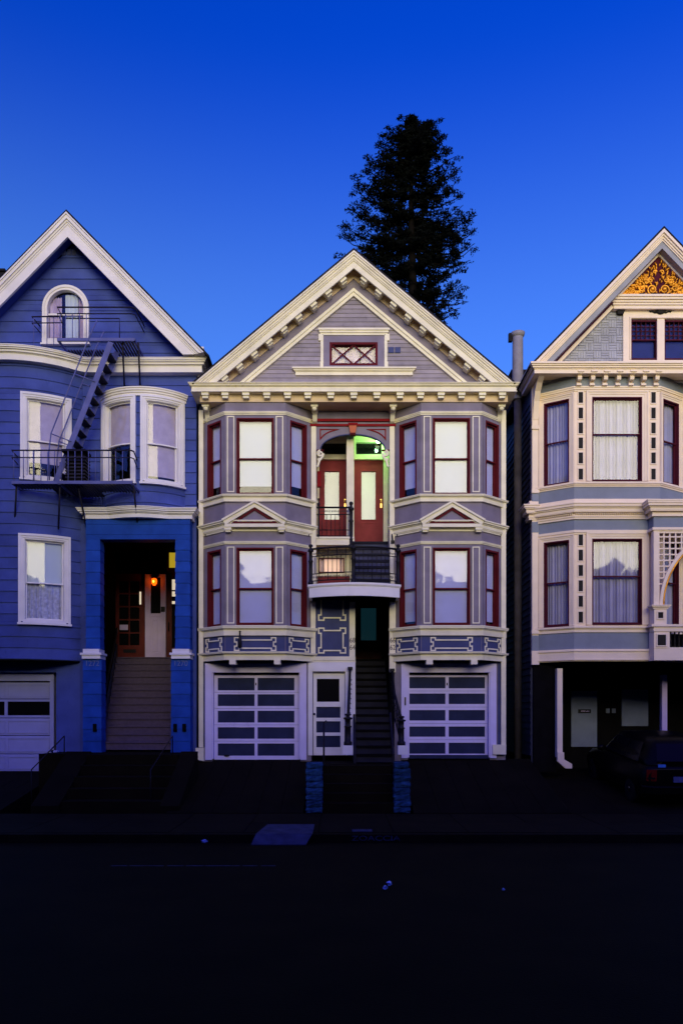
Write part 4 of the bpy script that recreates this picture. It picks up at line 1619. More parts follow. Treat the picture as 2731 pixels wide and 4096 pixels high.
for sx in (-1, 1):
    h = (ZAB - 10.95) / math.tan(THB)
    n = Vector((sx * math.sin(THB), 0, math.cos(THB))) * .045
    p0, p1 = Vector((AXB, 0, ZAB + .003)), Vector((AXB + sx * h, 0, 10.953))
    q = [p0, p1, p1 + n, p0 + Vector((0, 0, .06))]
    m.add([(v.x, YRB - .04, v.z) for v in q] + [(v.x, 12.2, v.z) for v in q], [(0, 1, 2, 3), (7, 6, 5, 4), (0, 4, 5, 1), (1, 5, 6, 2), (2, 6, 7, 3), (3, 7, 4, 0)])
m.obj('roof', ROOF, bh)
m = MB()
m.box(X(798, -.45), X(816, -.45), -.52, -.1, Z(1400, -.45), Z(1391, -.45))
m.tube([(X(808, -.3), -.3, Z(1400, -.4)), (X(800, -.1), -.05, Z(1462, -.1)), (X(793), .02, Z(1530))], .035)
m.obj('gutter_end', WHITEC, bh)
m = MB()
m.box(-10.3, X(17, 3), 3.0, 3.6, 11, Z(1085, 3))
m.box(-10.35, X(22, 3), 2.95, 3.65, Z(1085, 3), Z(1076, 3))
m.obj('neighbour_roof_block', ROOF, bh)  # plain dark block standing in for the neighbouring roof peak


# windows of the bows: wide white casings with a stepped edge
def cased(fr, w_, cover, cmat, drop, seed, low=None, mid=.5):
    u0, u1, z0, z1 = w_
    m = MB()
    for d_, wd, n_ in ((0, .055, .075), (.055, .05, .055), (.105, .03, .035)):
        a0, a1, b0, b1 = u0 + d_, u1 - d_, z0 + .05 + d_ * .6, z1 - d_
        m.fbox(fr, a0, a0 + wd, .0, n_, b0, b1)
        m.fbox(fr, a1 - wd, a1, .0, n_, b0, b1)
        m.fbox(fr, a0 + wd, a1 - wd, .0, n_ - .002, b1 - wd, b1)
    m.fbox(fr, u0 - .015, u1 + .015, .0, .105, z0, z0 + .05)
    m.fbox(fr, u0 + .1, u1 - .1, .0, .05, z0 + .05, z0 + .12)
    cs = m.obj('window_casing', WHITE, bh)
    sash_window(bh, fr, u0 + .115, u1 - .115, z0 + .10, z1 - .115, WHITE, WHITE, fw=.03, sw=.03, cover=cover, cmat=cmat, drop=drop, mid=mid, proud=.015, seed=seed, low_cover=low, waves=7, gmat=GLASS)


cased(bow, wA, 'blind', SHADE, .80, 21, mid=.47)
cased(bow, wB, 'blind', BLIND, .52, 22, low=LACE, mid=.47)
cased(bow2, w2L, 'blind', SHADE, .53, 23, mid=.47)
cased(bow2, w2R, 'blind', SHADE, .93, 24, mid=.47)

# porch: cornice, beam, columns on piers, ceiling, stairs, doors
YPF = -.35
px_ = lambda p: X(p, YPF)
pz_ = lambda p: Z(p, YPF)
m = MB()
bc0, bc1 = px_(437), px_(672)
mid_ = (bc0 + bc1) / 2
arcb = [(bc0 + (bc1 - bc0) * i / 10, YPF - .17 * math.sin(math.pi * i / 10)) for i in range(11)]
ppath = [(px_(338), .1), (px_(338), YPF)] + arcb + [(px_(764), YPF), (px_(764), .1)]
m.mould(ppath, pz_(2076), pz_(2031) - .03, ((.42, .03), (.5, .06), (.65, .09), (.8, .13), (.92, .15), (1, .17)), back=.32)
m.obj('porch_cornice', WHITE, bh)
m = MB()
m.box(px_(338), px_(764), YPF + .02, .0, pz_(2060), pz_(2040))
m.obj('porch_roof', ROOF, bh)
m = MB()
for a_, b_ in ((pz_(2157), pz_(2139)), (pz_(2139) + .006, pz_(2098)), (pz_(2098) + .006, pz_(2076) - .003)):
    m.box(px_(343), px_(760), YPF, -.02, a_, b_)
m.obj('porch_beam', BLUET, bh)
for (c0, c1, p0, p1, q0, q1, num) in ((345, 400, 333, 405, 325, 410, '1272'), (702, 759, 685, 760, 681, 768, '1270')):
    z = pz_(2597)
    zt_ = pz_(2157)
    n_ = 10
    m = MB()
    m.box(px_(c0) + .01, px_(c1) - .01, YPF + .02, -.04, z, zt_)
    col = m.obj('porch_column', BLUET, bh)
    for i in range(n_):
        b = MB()
        za_ = z + (zt_ - z) * i / n_
        zb_ = z + (zt_ - z) * (i + 1) / n_
        o = .012
        b.rings([[(x_, y_, zz) for x_, y_ in ((px_(c0) - e, YPF - e), (px_(c1) + e, YPF - e), (px_(c1) + e, -.03), (px_(c0) - e, -.03))] for zz, e in ((za_ + .004, .012), (zb_ - .002, .0))])
        b.obj('board', BLUET, col)
    m = MB()
    m.box(px_(q0) + .06, px_(q1) - .06, YPF - .06, .02, pz_(2612), pz_(2597))
    m.box(px_(q0), px_(q1), YPF - .10, .04, pz_(2621), pz_(2612) - .002)
    m.box(px_(q0) + .035, px_(q1) - .035, YPF - .07, .03, pz_(2636), pz_(2621) - .002)
    m.obj('column_base', WHITE, col)
    m = MB()
    zb0, zb1 = 1.0, pz_(2636) - .003
    m.box(px_(p0) + .01, px_(p1) - .01, YPF + .01, -.01, zb0, zb1)
    pier = m.obj('porch_pier', BLUET, bh)
    n_ = 9
    for i in range(n_):
        b = MB()
        za_ = zb0 + (zb1 - zb0) * i / n_
        zb_ = zb0 + (zb1 - zb0) * (i + 1) / n_
        b.rings([[(x_, y_, zz) for x_, y_ in ((px_(p0) - e, YPF - e), (px_(p1) + e, YPF - e), (px_(p1) + e, .0), (px_(p0) - e, .0))] for zz, e in ((za_ + .004, .012), (zb_ - .002, .0))])
        b.obj('board', BLUET, pier)
    text_obj(num, 'house_number', .19, ((px_(p0) + px_(p1)) / 2, YPF - .016, pz_(2655)), NUMB, pier, sx=.95)
    for vx in ((.55,) if num == '1272' else (.12, .6)):
        b = MB()
        xx = px_(p0) + (px_(p1) - px_(p0)) * vx
        b.box(xx, xx + .09, YPF - .03, YPF + .01, pz_(2928), pz_(2896))
        b.obj('pier_vent', DARK, pier)
PXL, PXR = -6.62, -4.06
LZ = 3.92
m = MB()
m.box(PXL - .12, PXL, .1, 3.6, .8, 7.08)
m.box(PXR, PXR + .12, .1, 3.6, .8, 7.08)
m.box(PXL - .12, PXR + .12, .1, 3.6, 7.08, 7.16)
m.obj('porch_wall', DARK, bh)
m = MB()
m.box(flx - .05, px_(340), -.05, .1, 1.0, 7.0)
m.obj('porch_side', BLUE, bh)
for k in range(13):
    z1 = 1.35 + (LZ - 1.35) * (k + 1) / 13
    y0 = .02 + k * .265
    s = MB()
    x0_ = -6.02 - .6 * k / 13
    s.box(x0_, PXR - .004, y0, 3.62 if k == 12 else y0 + .29, z1 - .2, z1 - .035)
    s.box(x0_, PXR - .004, y0 - .03, 3.62 if k == 12 else y0 + .265, z1 - .034, z1)
    s.obj('step', STAIRC, bh)
m = MB()
m.add([(-6.03, .0, .8), (-5.97, .0, .8), (-6.57, 3.5, .8), (-6.62, 3.5, .8), (-6.03, .0, 1.75), (-5.97, .0, 1.75), (-6.57, 3.5, 4.35), (-6.62, 3.5, 4.35)],
      [(0, 1, 2, 3), (7, 6, 5, 4), (0, 4, 5, 1), (1, 5, 6, 2), (2, 6, 7, 3), (3, 7, 4, 0)])
m.obj('stair_curb', SIDEWALL, bh)
m = MB()
m.tube([(-6.5, 3.2, 4.75), (-6.02, .1, 2.35)], .03)
m.obj('stair_handrail', IRON, bh)
m = MB()
m.tube([(-4.14, 3.2, 4.75), (-4.14, .05, 2.3)], .022)
for t in range(6):
    y = .2 + t * .56
    m.tube([(-4.14, y, 2.38 + (y - .05) * .776), (-4.14, y, 1.6 + y * .74)], .012, 5)
m.obj('stair_handrail', IRON, bh)
fk = FY(3.5)
xk = lambda p: X(p, 3.5)
zk = lambda p: Z(p, 3.5)
m = MB()
m.fbox(fk, PXL, PXR, -.1, -.02, LZ, 7.08)
m.obj('porch_back', DARK, bh)
m = MB()
m.fbox(fk, xk(440), xk(454), -.02, .05, LZ, zk(2330))
m.obj('door_jamb', LILACW, bh)
m = MB()
d0, d1, dz1 = xk(455), xk(583), zk(2296)
pan = [(xk(477) + i * .315, xk(477) + i * .315 + .285, zk(2582) + j * .385, zk(2582) + j * .385 + .345) for i in range(2) for j in range(5)]
m.wall(fk, d0, d1, LZ + .01, dz1, -.02, .03, pan)
dr1 = m.obj('panelled_door', WOOD, bh)
for a_, b_, c_, d_ in pan:
    p = MB()
    p.fbox(fk, a_ - .004, b_ + .004, -.012, -.004, c_ - .004, d_ + .004)
    p.obj('pane', BLACKG, dr1)
m = MB()
m.fbox(fk, xk(480), xk(513), .03, .036, zk(2521), zk(2500))
m.obj('notice', LILACW, dr1)
m = MB()
m.fbox(fk, xk(495), xk(545), .03, .045, zk(2612), zk(2598))
m.obj('letter_slot', IRON, dr1)
m = MB()
m.fbox(fk, xk(559), xk(566), .032, .04, zk(2419), zk(2368))
m.obj('bright_glass_strip', GLOW_W, dr1)
m = MB()
m.fbox(fk, d0 + .1, d1 - .01, .01, .07, LZ, LZ + .02)
m.obj('door_sill', BRASS, dr1)
m = MB()
m.wall(fk, xk(584), xk(666), LZ, zk(2300), -.02, .12, [(xk(606), xk(646), zk(2456), zk(2312))])
m.fbox(fk, xk(606), xk(646), -.02, .06, zk(2456), zk(2312))
pp = m.obj('porch_pillar_panel', LILACW, bh)
m = MB()
m.fbox(fk, xk(606) + .003, xk(646) - .003, .06, .075, zk(2456) + .003, zk(2312) - .003)
m.obj('dark_panel', BLACKG, pp)
m = MB()
m.fline(fk, [(xk(615), zk(2606)), (xk(634), zk(2606)), (xk(634), zk(2483)), (xk(615), zk(2483))], .025, .12, .14, closed=True)
m.fline(fk, [(xk(604), zk(2617)), (xk(648), zk(2617)), (xk(648), zk(2468)), (xk(604), zk(2468))], .02, .12, .135, closed=True)
m.obj('panel_moulding', LILACW, pp)
m = MB()
m.fbox(fk, xk(648), xk(664), .12, .15, zk(2450), zk(2430))
m.obj('door_bell', IRON, pp)
m = MB()
d0, d1 = xk(667), PXR - .01
m.wall(fk, d0, d1, LZ + .01, zk(2300), -.02, .03, [(xk(688), d1 - .15, LZ + .3, zk(2310))])
dr2 = m.obj('panelled_door', WOOD, bh)
for pya, pyb in ((2360, 2318), (2386, 2366), (2416, 2405)):
    m = MB()
    m.fbox(fk, xk(688), d1 - .15, -.01, .0, zk(pya), zk(pyb))
    m.obj('lit_pane', GLOW_W, dr2)
m = MB()
m.fbox(fk, xk(688), d1 - .15, -.018, -.012, LZ + .3, zk(2310))
m.obj('pane', BLACKG, dr2)
m = MB()
m.tube([(xk(676), 3.44, zk(2490)), (xk(676), 3.41, zk(2505)), (xk(676), 3.44, zk(2525))], .018)
m.obj('door_handle', IRON, dr2)
m = MB()
m.fbox(fk, xk(668), d1, -.02, .04, zk(2300), zk(2275))
m.fbox(fk, xk(668), xk(676), -.02, .04, zk(2275), zk(2205))
trn = m.obj('transom_window', WOOD, bh)
m = MB()
m.fbox(fk, xk(677), d1 - .02, .0, .01, zk(2271), zk(2211))
m.obj('lit_pane', GLOW_Y, trn)
# orange lamp
ox, oz = xk(622), zk(2331)
m = MB()
m.fbox(fk, ox - .1, ox + .1, .07, .1, oz - .02, oz + .12)
m.lathe(ox, 3.33, [(.03, oz + .1), (.09, oz + .1), (.05, oz + .14), (.02, oz + .15)], 10)
ol = m.obj('porch_lamp', IRON, bh)
m = MB()
m.lathe(ox, 3.33, [(.03, oz - .11), (.075, oz - .05), (.085, oz + .02), (.07, oz + .08), (.03, oz + .098)], 12)
m.obj('lamp_globe', GLOW_O, ol)
m = MB()
m.ball((ox, 3.235, oz - .005), .026, .008, .03)
m.obj('lamp_bulb', GLOW_OC, ol)
ll = bpy.data.lights.new('porch_light', 'POINT')
ll.energy = .34
ll.color = (1.0, .15, .01)
ll.shadow_soft_size = .05
lo = bpy.data.objects.new('porch_light', ll)
sc.collection.objects.link(lo)
lo.parent = ol
lo.location = Vector((ox, 3.2, oz)) - Vector(bh.location)

# garage of the blue house
fgb = FY(.25)
xg = lambda p: X(p, .25)
zg = lambda p: Z(p, .25)
m = MB()
m.fbox(fgb, xg(206), xg(222), -.1, .12, zg(3000), zg(2693))
m.fbox(fgb, -9.9, xg(206), -.1, .10, zg(2725), zg(2693))
gdb = m.obj('garage_door', GARW, bh)
secs = [(2729, 2796), (2798, 2872), (2874, 2942), (2944, 3016), (3018, 3086)]
for i, (a_, b_) in enumerate(secs):
    p = MB()
    holes = [(xg(30), xg(200), zg(2862), zg(2807)), (-9.8, xg(18), zg(2862), zg(2807))] if i == 1 else []
    p.wall(fgb, -9.9, xg(205), zg(b_) + .004, zg(a_), -.05, 0, holes)
    sct = p.obj('door_section', GARW, gdb)
    if i == 1:
        for h_ in holes:
            p = MB()
            p.fbox(fgb, h_[0], h_[1], -.04, -.03, h_[2], h_[3])
            p.obj('pane', BLACKG, sct)
    else:
        for u0, u1 in ((xg(32), xg(196)), (-9.5, xg(18))):
            p = MB()
            p.fline(fgb, [(u0, zg(b_ - 10)), (u1, zg(b_ - 10)), (u1, zg(a_ + 10)), (u0, zg(a_ + 10))], .03, .0, .014, closed=True)
            p.obj('panel', GARW, sct)
m = MB()
m.fpoly(FY(-.2), [(X(208, -.2), Z(3056, -.2)), (X(236, -.2), Z(3036, -.2)), (X(236, -.2), Z(3003, -.2)), (X(222, -.2), Z(3001, -.2))], 0, .14)
m.obj('splash_block', GARW, bh)
m = MB()
m.box(X(226), X(333), -.02, .1, .7, ZB0)
m.obj('basement_wall', BLUE, bh)

# ---------------------------------------------------------------- fire escape
fe_ = thing('fire_escape', (X(330), -.5, Z(1929, -.9)), 'grey-blue iron fire escape with two platforms and a steep stair on the blue house', 'fire escape')
YE = -.95
zU, zL = Z(1358, -.92), Z(1931, -.92)
E = lambda p, Y: (X(p, Y), Y)


def rail_path(pts, z, r, name, mat, parent):
    m = MB()
    m.tube([(x, y, z) for x, y in pts], r, 6, smooth=False)
    return m.obj(name, mat, parent)


# upper platform
ux0, ux1 = X(229, YE), X(540, YE)
m = MB()
m.box(ux0, ux1, YE - .02, YE + .03, zU - .05, zU + .02)
m.box(ux0, ux0 + .04, YE, .0, zU - .05, zU)
m.box(ux1 - .04, ux1, YE, .0, zU - .05, zU)
upf = m.obj('upper_platform', ESC, fe_)
for i in range(26):
    x = ux0 + .07 + i * (ux1 - ux0 - .12) / 25
    if X(425, -.5) < x < X(452, -.5):
        continue
    s = MB()
    y0 = -.42 if x < X(452, -.5) else YE + .05
    s.box(x, x + .035, y0, -.02, zU - .04, zU - .005)
    s.obj('slat', ESCD, upf)
zt1, zt2 = Z(1228, YE), Z(1254, YE)
ptsU = [E(160, -.03), E(128, -.5), E(249, -.52), E(229, YE), E(528, YE), E(541, YE + .06), E(577, -.03)]
ur = rail_path(ptsU, zt1, .018, 'upper_railing', ESCD, fe_)
rail_path(ptsU, zt2, .014, 'rail_bar', ESCD, ur)
m = MB()
m.tube([E(262, -.55) + (Z(1273, -.55),), E(478, -.55) + (Z(1273, -.55),), E(478, -.55) + (Z(1355, -.55),)], .014)
m.obj('rail_bar', ESCD, ur)
for px in (241, 262, 290, 318, 345):
    b = MB()
    b.tube([E(px, YE) + (zU,), E(px, YE) + (zt2,)], .0095, 5)
    b.obj('baluster', ESC, ur)
for px, y in ((135, -.5), (188, -.5), (215, -.5)):
    b = MB()
    b.tube([E(px, y) + (zU,), E(px, y) + (zt1,)], .0095, 5)
    b.obj('baluster', ESC, ur)
for px in (490, 553):
    b = MB()
    b.tube([E(px, -.85) + (zU - .03,), E(px + 8, -.03) + (zU - .82,)], .022)
    b.obj('bracket_leg', ESCD, upf)
# lower platform
lx0, lx1 = X(47, YE - .25), X(528, YE)
YL = -1.2
lx0, lx1 = X(47, YL), X(530, YL)
zL = Z(1929, YL)
m = MB()
m.box(lx0, lx1, YL - .02, YL + .03, zL - .04, zL + .03)
m.box(lx0, lx0 + .04, YL, -.5, zL - .05, zL)
m.box(lx1 - .04, lx1, YL, -.35, zL - .05, zL)
m.box(X(232, YL), X(245, YL), YL, -.2, zL - .05, zL - .01)
lpf = m.obj('lower_platform', ESC, fe_)
for i in range(38):
    x = lx0 + .07 + i * (lx1 - lx0 - .12) / 37
    s = MB()
    y1 = -.75 if x < -7.0 else (-.05 if x < -5.9 else -.5)
    s.box(x, x + .035, YL + .05, y1, zL - .045, zL - .008)
    s.obj('slat', ESCD, lpf)
zr1, zr2 = Z(1801, YL), Z(1830, YL)
ptsL = [E(70, -.72), E(47, YL), E(522, YL), E(535, YL + .08), E(549, -.45)]
lr = rail_path(ptsL, zr1, .018, 'lower_railing', ESCD, fe_)
rail_path(ptsL, zr2, .014, 'rail_bar', ESCD, lr)
for i in range(17):
    px = 55 + i * 27.2 if i > 2 else 55 + i * 39
    b = MB()
    b.tube([E(px, YL) + (zL,), E(px, YL) + (zr1,)], .010, 5)
    b.obj('baluster', ESC, lr)
for px, y, px2 in ((66, YL + .1, 74), (240, YL + .1, 248), (312, YL + .2, 340), (534, YL + .1, 545)):
    b = MB()
    b.tube([(X(px, y), y, zL - .03), (X(px2, -.3), -.55 if px < 300 else -.1, zL - .95)], .022)
    b.obj('bracket_leg', ESCD, lpf)
# stair between the platforms: two flat stringers, treads, handrails
sx0, sx1 = X(222, -.9), X(446, -.9)
sz0, sz1 = zL + .02, Z(1372, -.9)
dirx, dirz = sx1 - sx0, sz1 - sz0
ln = math.hypot(dirx, dirz)
for y in (-.95, -.45):
    m = MB()
    m.fline(FY(y), [(sx0, sz0), (sx1, sz1)], .135, -.008, .008)
    m.obj('stringer', ESC, fe_)
for i in range(1, 13):
    t = i / 13
    x, z = sx0 + dirx * t, sz0 + dirz * t
    s = MB()
    s.box(x - .1, x + .1, -.94, -.46, z - .012, z + .012)
    s.obj('tread', ESCD, fe_)
for y, off in ((-.97, 0), (-.43, 0)):
    m = MB()
    a = Vector((sx0, y, sz0))
    b_ = Vector((sx1, y, sz1))
    nn = Vector((-dirz / ln, 0, dirx / ln)) * .52
    m.tube([a + Vector((-.12, 0, .1)), a + nn * .75 + (b_ - a) * .17, a + nn + (b_ - a) * .3, b_ + nn * 1.0 - (b_ - a) * .02, b_ + nn * .9 + Vector((.12, 0, .35))], .017)
    m.tube([a + (b_ - a) * .3, a + (b_ - a) * .3 + nn], .013)
    m.tube([a + (b_ - a) * .72, a + (b_ - a) * .72 + nn], .013)
    m.obj('handrail', ESC, fe_)
# dark ribbed crate standing on the lower platform
cr_ = thing('ribbed_crate', (X(300, -1), -.95, zL), 'dark ribbed crate with a rimmed lid on the lower fire escape platform', 'crate')
cx0, cx1 = X(266, -1), X(346, -1)
cz1 = Z(1812, -1)
m = MB()
m.box(cx0 + .02, cx1 - .02, -1.08, -.72, zL + .01, cz1)
m.obj('body', DARK, cr_)
for i in range(8):
    b = MB()
    z = zL + .05 + i * (cz1 - zL - .1) / 8
    b.box(cx0, cx1, -1.1, -.70, z, z + .03)
    b.obj('rib', ESCD, cr_)
m = MB()
m.box(cx0 - .08, cx1 + .01, -1.12, -.68, cz1, cz1 + .06)
m.obj('lid', DARK, cr_)

# front steps of the blue house with side walls and pipe rails
fs = thing('front_steps', (X(480, -2.5), -3.4, .15), 'dark concrete front steps below the porch of the blue house', 'steps')
for i in range(5):
    s = MB()
    z1 = .18 + (1.295 - .18) * (i + 1) / 5
    y0 = -3.4 + i * .42
    s.box(X(330, -2), X(700, -2), y0, -1.305, .1 + i * .16, z1)
    s.obj('step', DRIVE, fs)
for a_, b_ in ((226, 330), (700, 772)):
    s = MB()
    x0, x1 = X(a_, -2), X(b_, -2) - .01
    s.add([(x0, -3.5, .1), (x1, -3.5, .1), (x1, -1.32, .1), (x0, -1.32, .1), (x0, -3.5, .32), (x1, -3.5, .32), (x1, -1.32, 1.36), (x0, -1.32, 1.36)],
          [(3, 2, 1, 0), (4, 5, 6, 7), (0, 1, 5, 4), (1, 2, 6, 5), (2, 3, 7, 6), (3, 0, 4, 7)])
    s.obj('side_wall', DRIVE, fs)
for px in (257, 690):
    s = MB()
    x = X(px, -1.5)
    s.tube([(x, -1.5, 1.0), (x, -1.5, Z(2945, -1.5)), (x - .1, -3.2, 1.05), (x - .1, -3.2, .3)], .013)
    s.obj('pipe_rail', IRON, fs)

# ================================================================== CREAM HOUSE (right)
ch = thing('cream_house', (7.5, 0, .9), 'cream and grey-green Victorian house with gilded gable carving above an open carport', 'house')
YC = -.5
zc_ = lambda py: Z(py, YC)
CXc, CHF, CHB = 6.71, 1.04, 1.81
CX0 = X(2124)
cpath = [(CXc - CHB, 0), (CXc - CHF, YC), (CXc + CHF, YC), (CXc + CHB, 0)]
cl_, cf_, cr2 = Flat(cpath[0], cpath[1]), Flat(cpath[1], cpath[2]), Flat(cpath[2], cpath[3])
CL = cl_.L
cep = ext(cpath, .08)
ZCS = Z(1492, -.6)         # underside of the main cornice
ZCB0 = zc_(2644)           # underside of the bay
fwd = CHF - .61, CHF + .61
cw2, cw1 = (zc_(1925), zc_(1588)), (zc_(2500), zc_(2155))
csl, csr = (.165, .80), (CL - .80, CL - .165)
dz = .015


def band(path, z0, z1, out, name, mat, parent, steps=None, back=.03):
    m = MB()
    m.mould(path, z0, z1, steps or ((1, out),), back=back)
    return m.obj(name, mat, parent)


m = MB()
m.wall(cf_, 0, cf_.L, ZCB0, ZCS, -.12, 0, [(fwd[0], fwd[1], *cw2), (fwd[0], fwd[1], *cw1)])
for f_, su in ((cl_, csl), (cr2, csr)):
    m.wall(f_, 0, CL, ZCB0, ZCS, -.12, 0, [(su[0], su[1], cw2[0] - .02, cw2[1] - .01), (su[0], su[1], cw1[0] - .02, cw1[1] - .01)])
cb = m.obj('bay', CREAM2, ch)
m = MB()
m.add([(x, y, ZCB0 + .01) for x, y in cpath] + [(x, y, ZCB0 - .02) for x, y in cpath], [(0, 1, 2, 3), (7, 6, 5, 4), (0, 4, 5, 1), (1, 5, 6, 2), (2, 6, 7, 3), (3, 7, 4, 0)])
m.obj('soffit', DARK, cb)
band(cep, zc_(1549), ZCS - .002, .012, 'upper_frieze', SAGE, cb)
band(cep, zc_(1565), zc_(1547), .04, 'head_moulding', CREAM2, cb, ((.3, .02), (.7, .045), (1, .06)))
band(cep, zc_(1948), zc_(1930), .06, 'sill_moulding', CREAM2, cb, ((.35, .03), (.6, .06), (1, .085)))
band(cep, zc_(1996), zc_(1948) - .003, .012, 'upper_band', SAGE, cb)
band(cep, zc_(2078), zc_(1996) - .003, .1, 'belt_cornice', CREAM2, cb,
     ((.10, .05), (.16, .07), (.30, .055), (.34, .13), (.5, .14), (.56, .17), (.68, .20), (.74, .22), (.80, .10), (1, .035)))
band(cep, zc_(2121), zc_(2078) - .003, .012, 'middle_band', SAGE, cb)
band(cep, zc_(2138), zc_(2121) - .003, .04, 'head_moulding', CREAM2, cb, ((.4, .025), (1, .05)))
band(cep, zc_(2530), zc_(2506), .06, 'sill_moulding', CREAM2, cb, ((.55, .035), (.7, .06), (1, .085)))
band(cep, zc_(2597), zc_(2530) - .003, .012, 'lower_band', SAGE, cb)
band(cep, ZCB0 - .01, zc_(2597) - .003, .06, 'base_moulding', CREAM2, cb, ((.08, .04), (.14, .075), (.8, .06), (.9, .085), (1, .07)))
# row of beads under the belt cornice
zbd = zc_(2078) + (zc_(1996) - zc_(2078)) * .24
for f_, n_ in ((cf_, 40), (cl_, 18)):
    m = MB()
    for i in range(n_):
        u = f_.L * (i + .5) / n_
        p = f_.pt(u, .085, zbd)
        m.ball(p, .019, .019, .024, 6, 4)
    o = m.obj('bead_row', CREAM2, cb)
    o['kind'] = 'stuff'
# stepped casings, dark square insets, windows
for q, (w0, w1_, sq) in enumerate(((cw2[0], cw2[1], [1480 + .479 * a for a in (185, 315, 440, 565, 690, 825)]), (cw1[0], cw1[1], [2050 + .479 * a for a in (185, 312, 440, 568, 697, 830)]))):
    for f_, (u0, u1) in ((cf_, fwd), (cl_, csl), (cr2, csr)):
        m = MB()
        a, b = (w0, w1_) if f_ is cf_ else (w0 - .02, w1_ - .01)
        ws = ((.06, .02), (.05, .035), (.035, .055)) if f_ is cf_ else ((.05, .02), (.04, .035), (.03, .055))
        off = 0
        for wd, nn in ws:
            off += wd
            m.fbox(f_, u0 - off, u0 - off + wd, .0, nn, a, b + off)
            m.fbox(f_, u1 + off - wd, u1 + off, .0, nn, a, b + off)
            m.fbox(f_, u0 - off + wd, u1 + off - wd, .0, nn - .002, b + off - wd, b + off)
        m.obj('window_casing', CREAM2, cb)
    for s in (-1, 1):
        for py in sq:
            b = MB()
            c = CHF + s * .885
            zt_, zb_ = zc_(py), zc_(py + 44)
            b.fbox(cf_, c - .055, c + .055, .0, .006, zb_, zt_)
            o = b.obj('inset_panel', INSET, cb)
            b = MB()
            b.fline(cf_, [(c - .065, zb_ - .01), (c + .065, zb_ - .01), (c + .065, zt_ + .01), (c - .065, zt_ + .01)], .022, .0, .02, closed=True)
            b.obj('inset_moulding', CREAM2, cb)
    sash_window(ch, cf_, fwd[0], fwd[1], w0, w1_, MAROON, MAROON, fw=.03, sw=.028, cover='curtain', cmat=SHEER, mid=.57, waves=15, seed=31 + q)
    sash_window(ch, cl_, csl[0], csl[1], w0 - .02, w1_ - .01, MAROON, MAROON, fw=.03, sw=.028, cover='curtain', cmat=SHEER, mid=.52, waves=9, seed=41 + q)
    sash_window(ch, cr2, csr[0], csr[1], w0 - .02, w1_ - .01, MAROON, MAROON, fw=.03, sw=.028, cover='curtain', cmat=SHEER, mid=.52, waves=9, seed=51 + q)
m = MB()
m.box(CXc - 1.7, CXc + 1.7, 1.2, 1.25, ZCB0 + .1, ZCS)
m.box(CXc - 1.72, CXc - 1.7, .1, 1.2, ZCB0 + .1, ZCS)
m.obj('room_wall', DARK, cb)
# scrolled brackets under the cornice
for px in (2317, 2370, 2421, 2473, 2526, 2576, 2627):
    b = MB()
    xc = X(px, -.65)
    zt_ = ZCS - .002
    prof = [(YC, 0), (-.78, 0), (-.79, -.045), (-.74, -.075), (-.68, -.085), (-.70, -.13), (-.685, -.185), (-.63, -.205), (-.58, -.20), (-.565, -.235), (YC, -.25)]
    b.rings([[(xc + s * .048, y, zt_ + z) for y, z in prof] for s in (-1, 1)])
    b.box(xc - .075, xc + .075, -.80, YC, zt_ - .04, zt_ + .001)
    b.box(xc - .06, xc + .06, -.62, YC, zt_ - .295, zt_ - .25)
    b.obj('bracket', CREAM2, ch)
# left pilaster with its tall curved bracket
m = MB()
m.fbox(fw_, X(2126), X(2151), -.1, .05, zc_(2650), Z(1500))
pil = m.obj('corner_pilaster', CREAM2, ch)
for a_, b_ in ((1996, 1949), (2120, 2078), (2597, 2531)):
    m = MB()
    m.fbox(fw_, X(2126) - .005, X(2151) + .005, .0, .056, Z(a_ + 12), Z(b_ + 12))
    m.obj('band_block', SAGE, pil)
for a_, b_ in ((1975, 1961), (2537, 2522), (2660, 2605), (1720, 1706)):
    m = MB()
    m.fbox(fw_, X(2125) - .01, X(2151) + .012, .0, .085, Z(a_), Z(b_))
    m.obj('pilaster_moulding', CREAM2, pil)
b = MB()
prof = [(0, 0), (-.68, 0), (-.68, -.05), (-.60, -.10), (-.45, -.16), (-.28, -.30), (-.16, -.50), (-.10, -.72), (-.06, -.92), (0, -.95)]
xc = X(2140)
b.rings([[(xc + s * .07, y, ZCS - .003 + z) for y, z in prof] for s in (-1, 1)])
b.box(X(2148, -.6) - .02, X(2177, -.6), -.72, -.5, ZCS - .07, ZCS - .002)
b.obj('cornice_bracket', CREAM2, pil)
m = MB()
bc_ = [(CX0 - .02, .3), (CX0 - .02, -.02), (X(2151), -.02)]
m.mould(bc_, Z(2082), Z(2006), ((.10, .05), (.16, .07), (.30, .055), (.34, .13), (.5, .14), (.56, .17), (.68, .20), (.74, .22), (.80, .10), (1, .035)))
m.obj('belt_return', CREAM2, pil)
# main cornice and gable
c0, c1 = X(2158, -.6), 10.8
pth = [(c0, .6), (c0, -.6), (c1, -.6), (c1, .3)]
zz0, zz1 = Z(1490, -.8), Z(1450, -.8)
m = MB()
m.box(c0, c1, -.6, .2, ZCS - .001, zz1 - .01)
m.obj('cornice_soffit', CREAM2, ch)
m = MB()
m.mould(pth, zz0, zz1, ((.42, .17), (.5, .19), (.68, .22), (.82, .25), (1, .28)))
m.obj('main_cornice', CREAM2, ch)
YRC = -.65
ZAC, AXC = Z(921, YRC), X(2650, YRC)
ZCC = zz1
THC = math.atan2(ZAC - Z(1450, YRC), AXC - X(2140, YRC))
m = MB()
chevron(fw_, AXC, ZAC, THC, ZCC, -.06, 0, .3, .74, m)
chevron(fw_, AXC, ZAC, THC, ZCC, -.10, -.06, .3, .70, m)
chevron(fw_, AXC, ZAC, THC, ZCC, -.14, -.10, .3, .67, m)
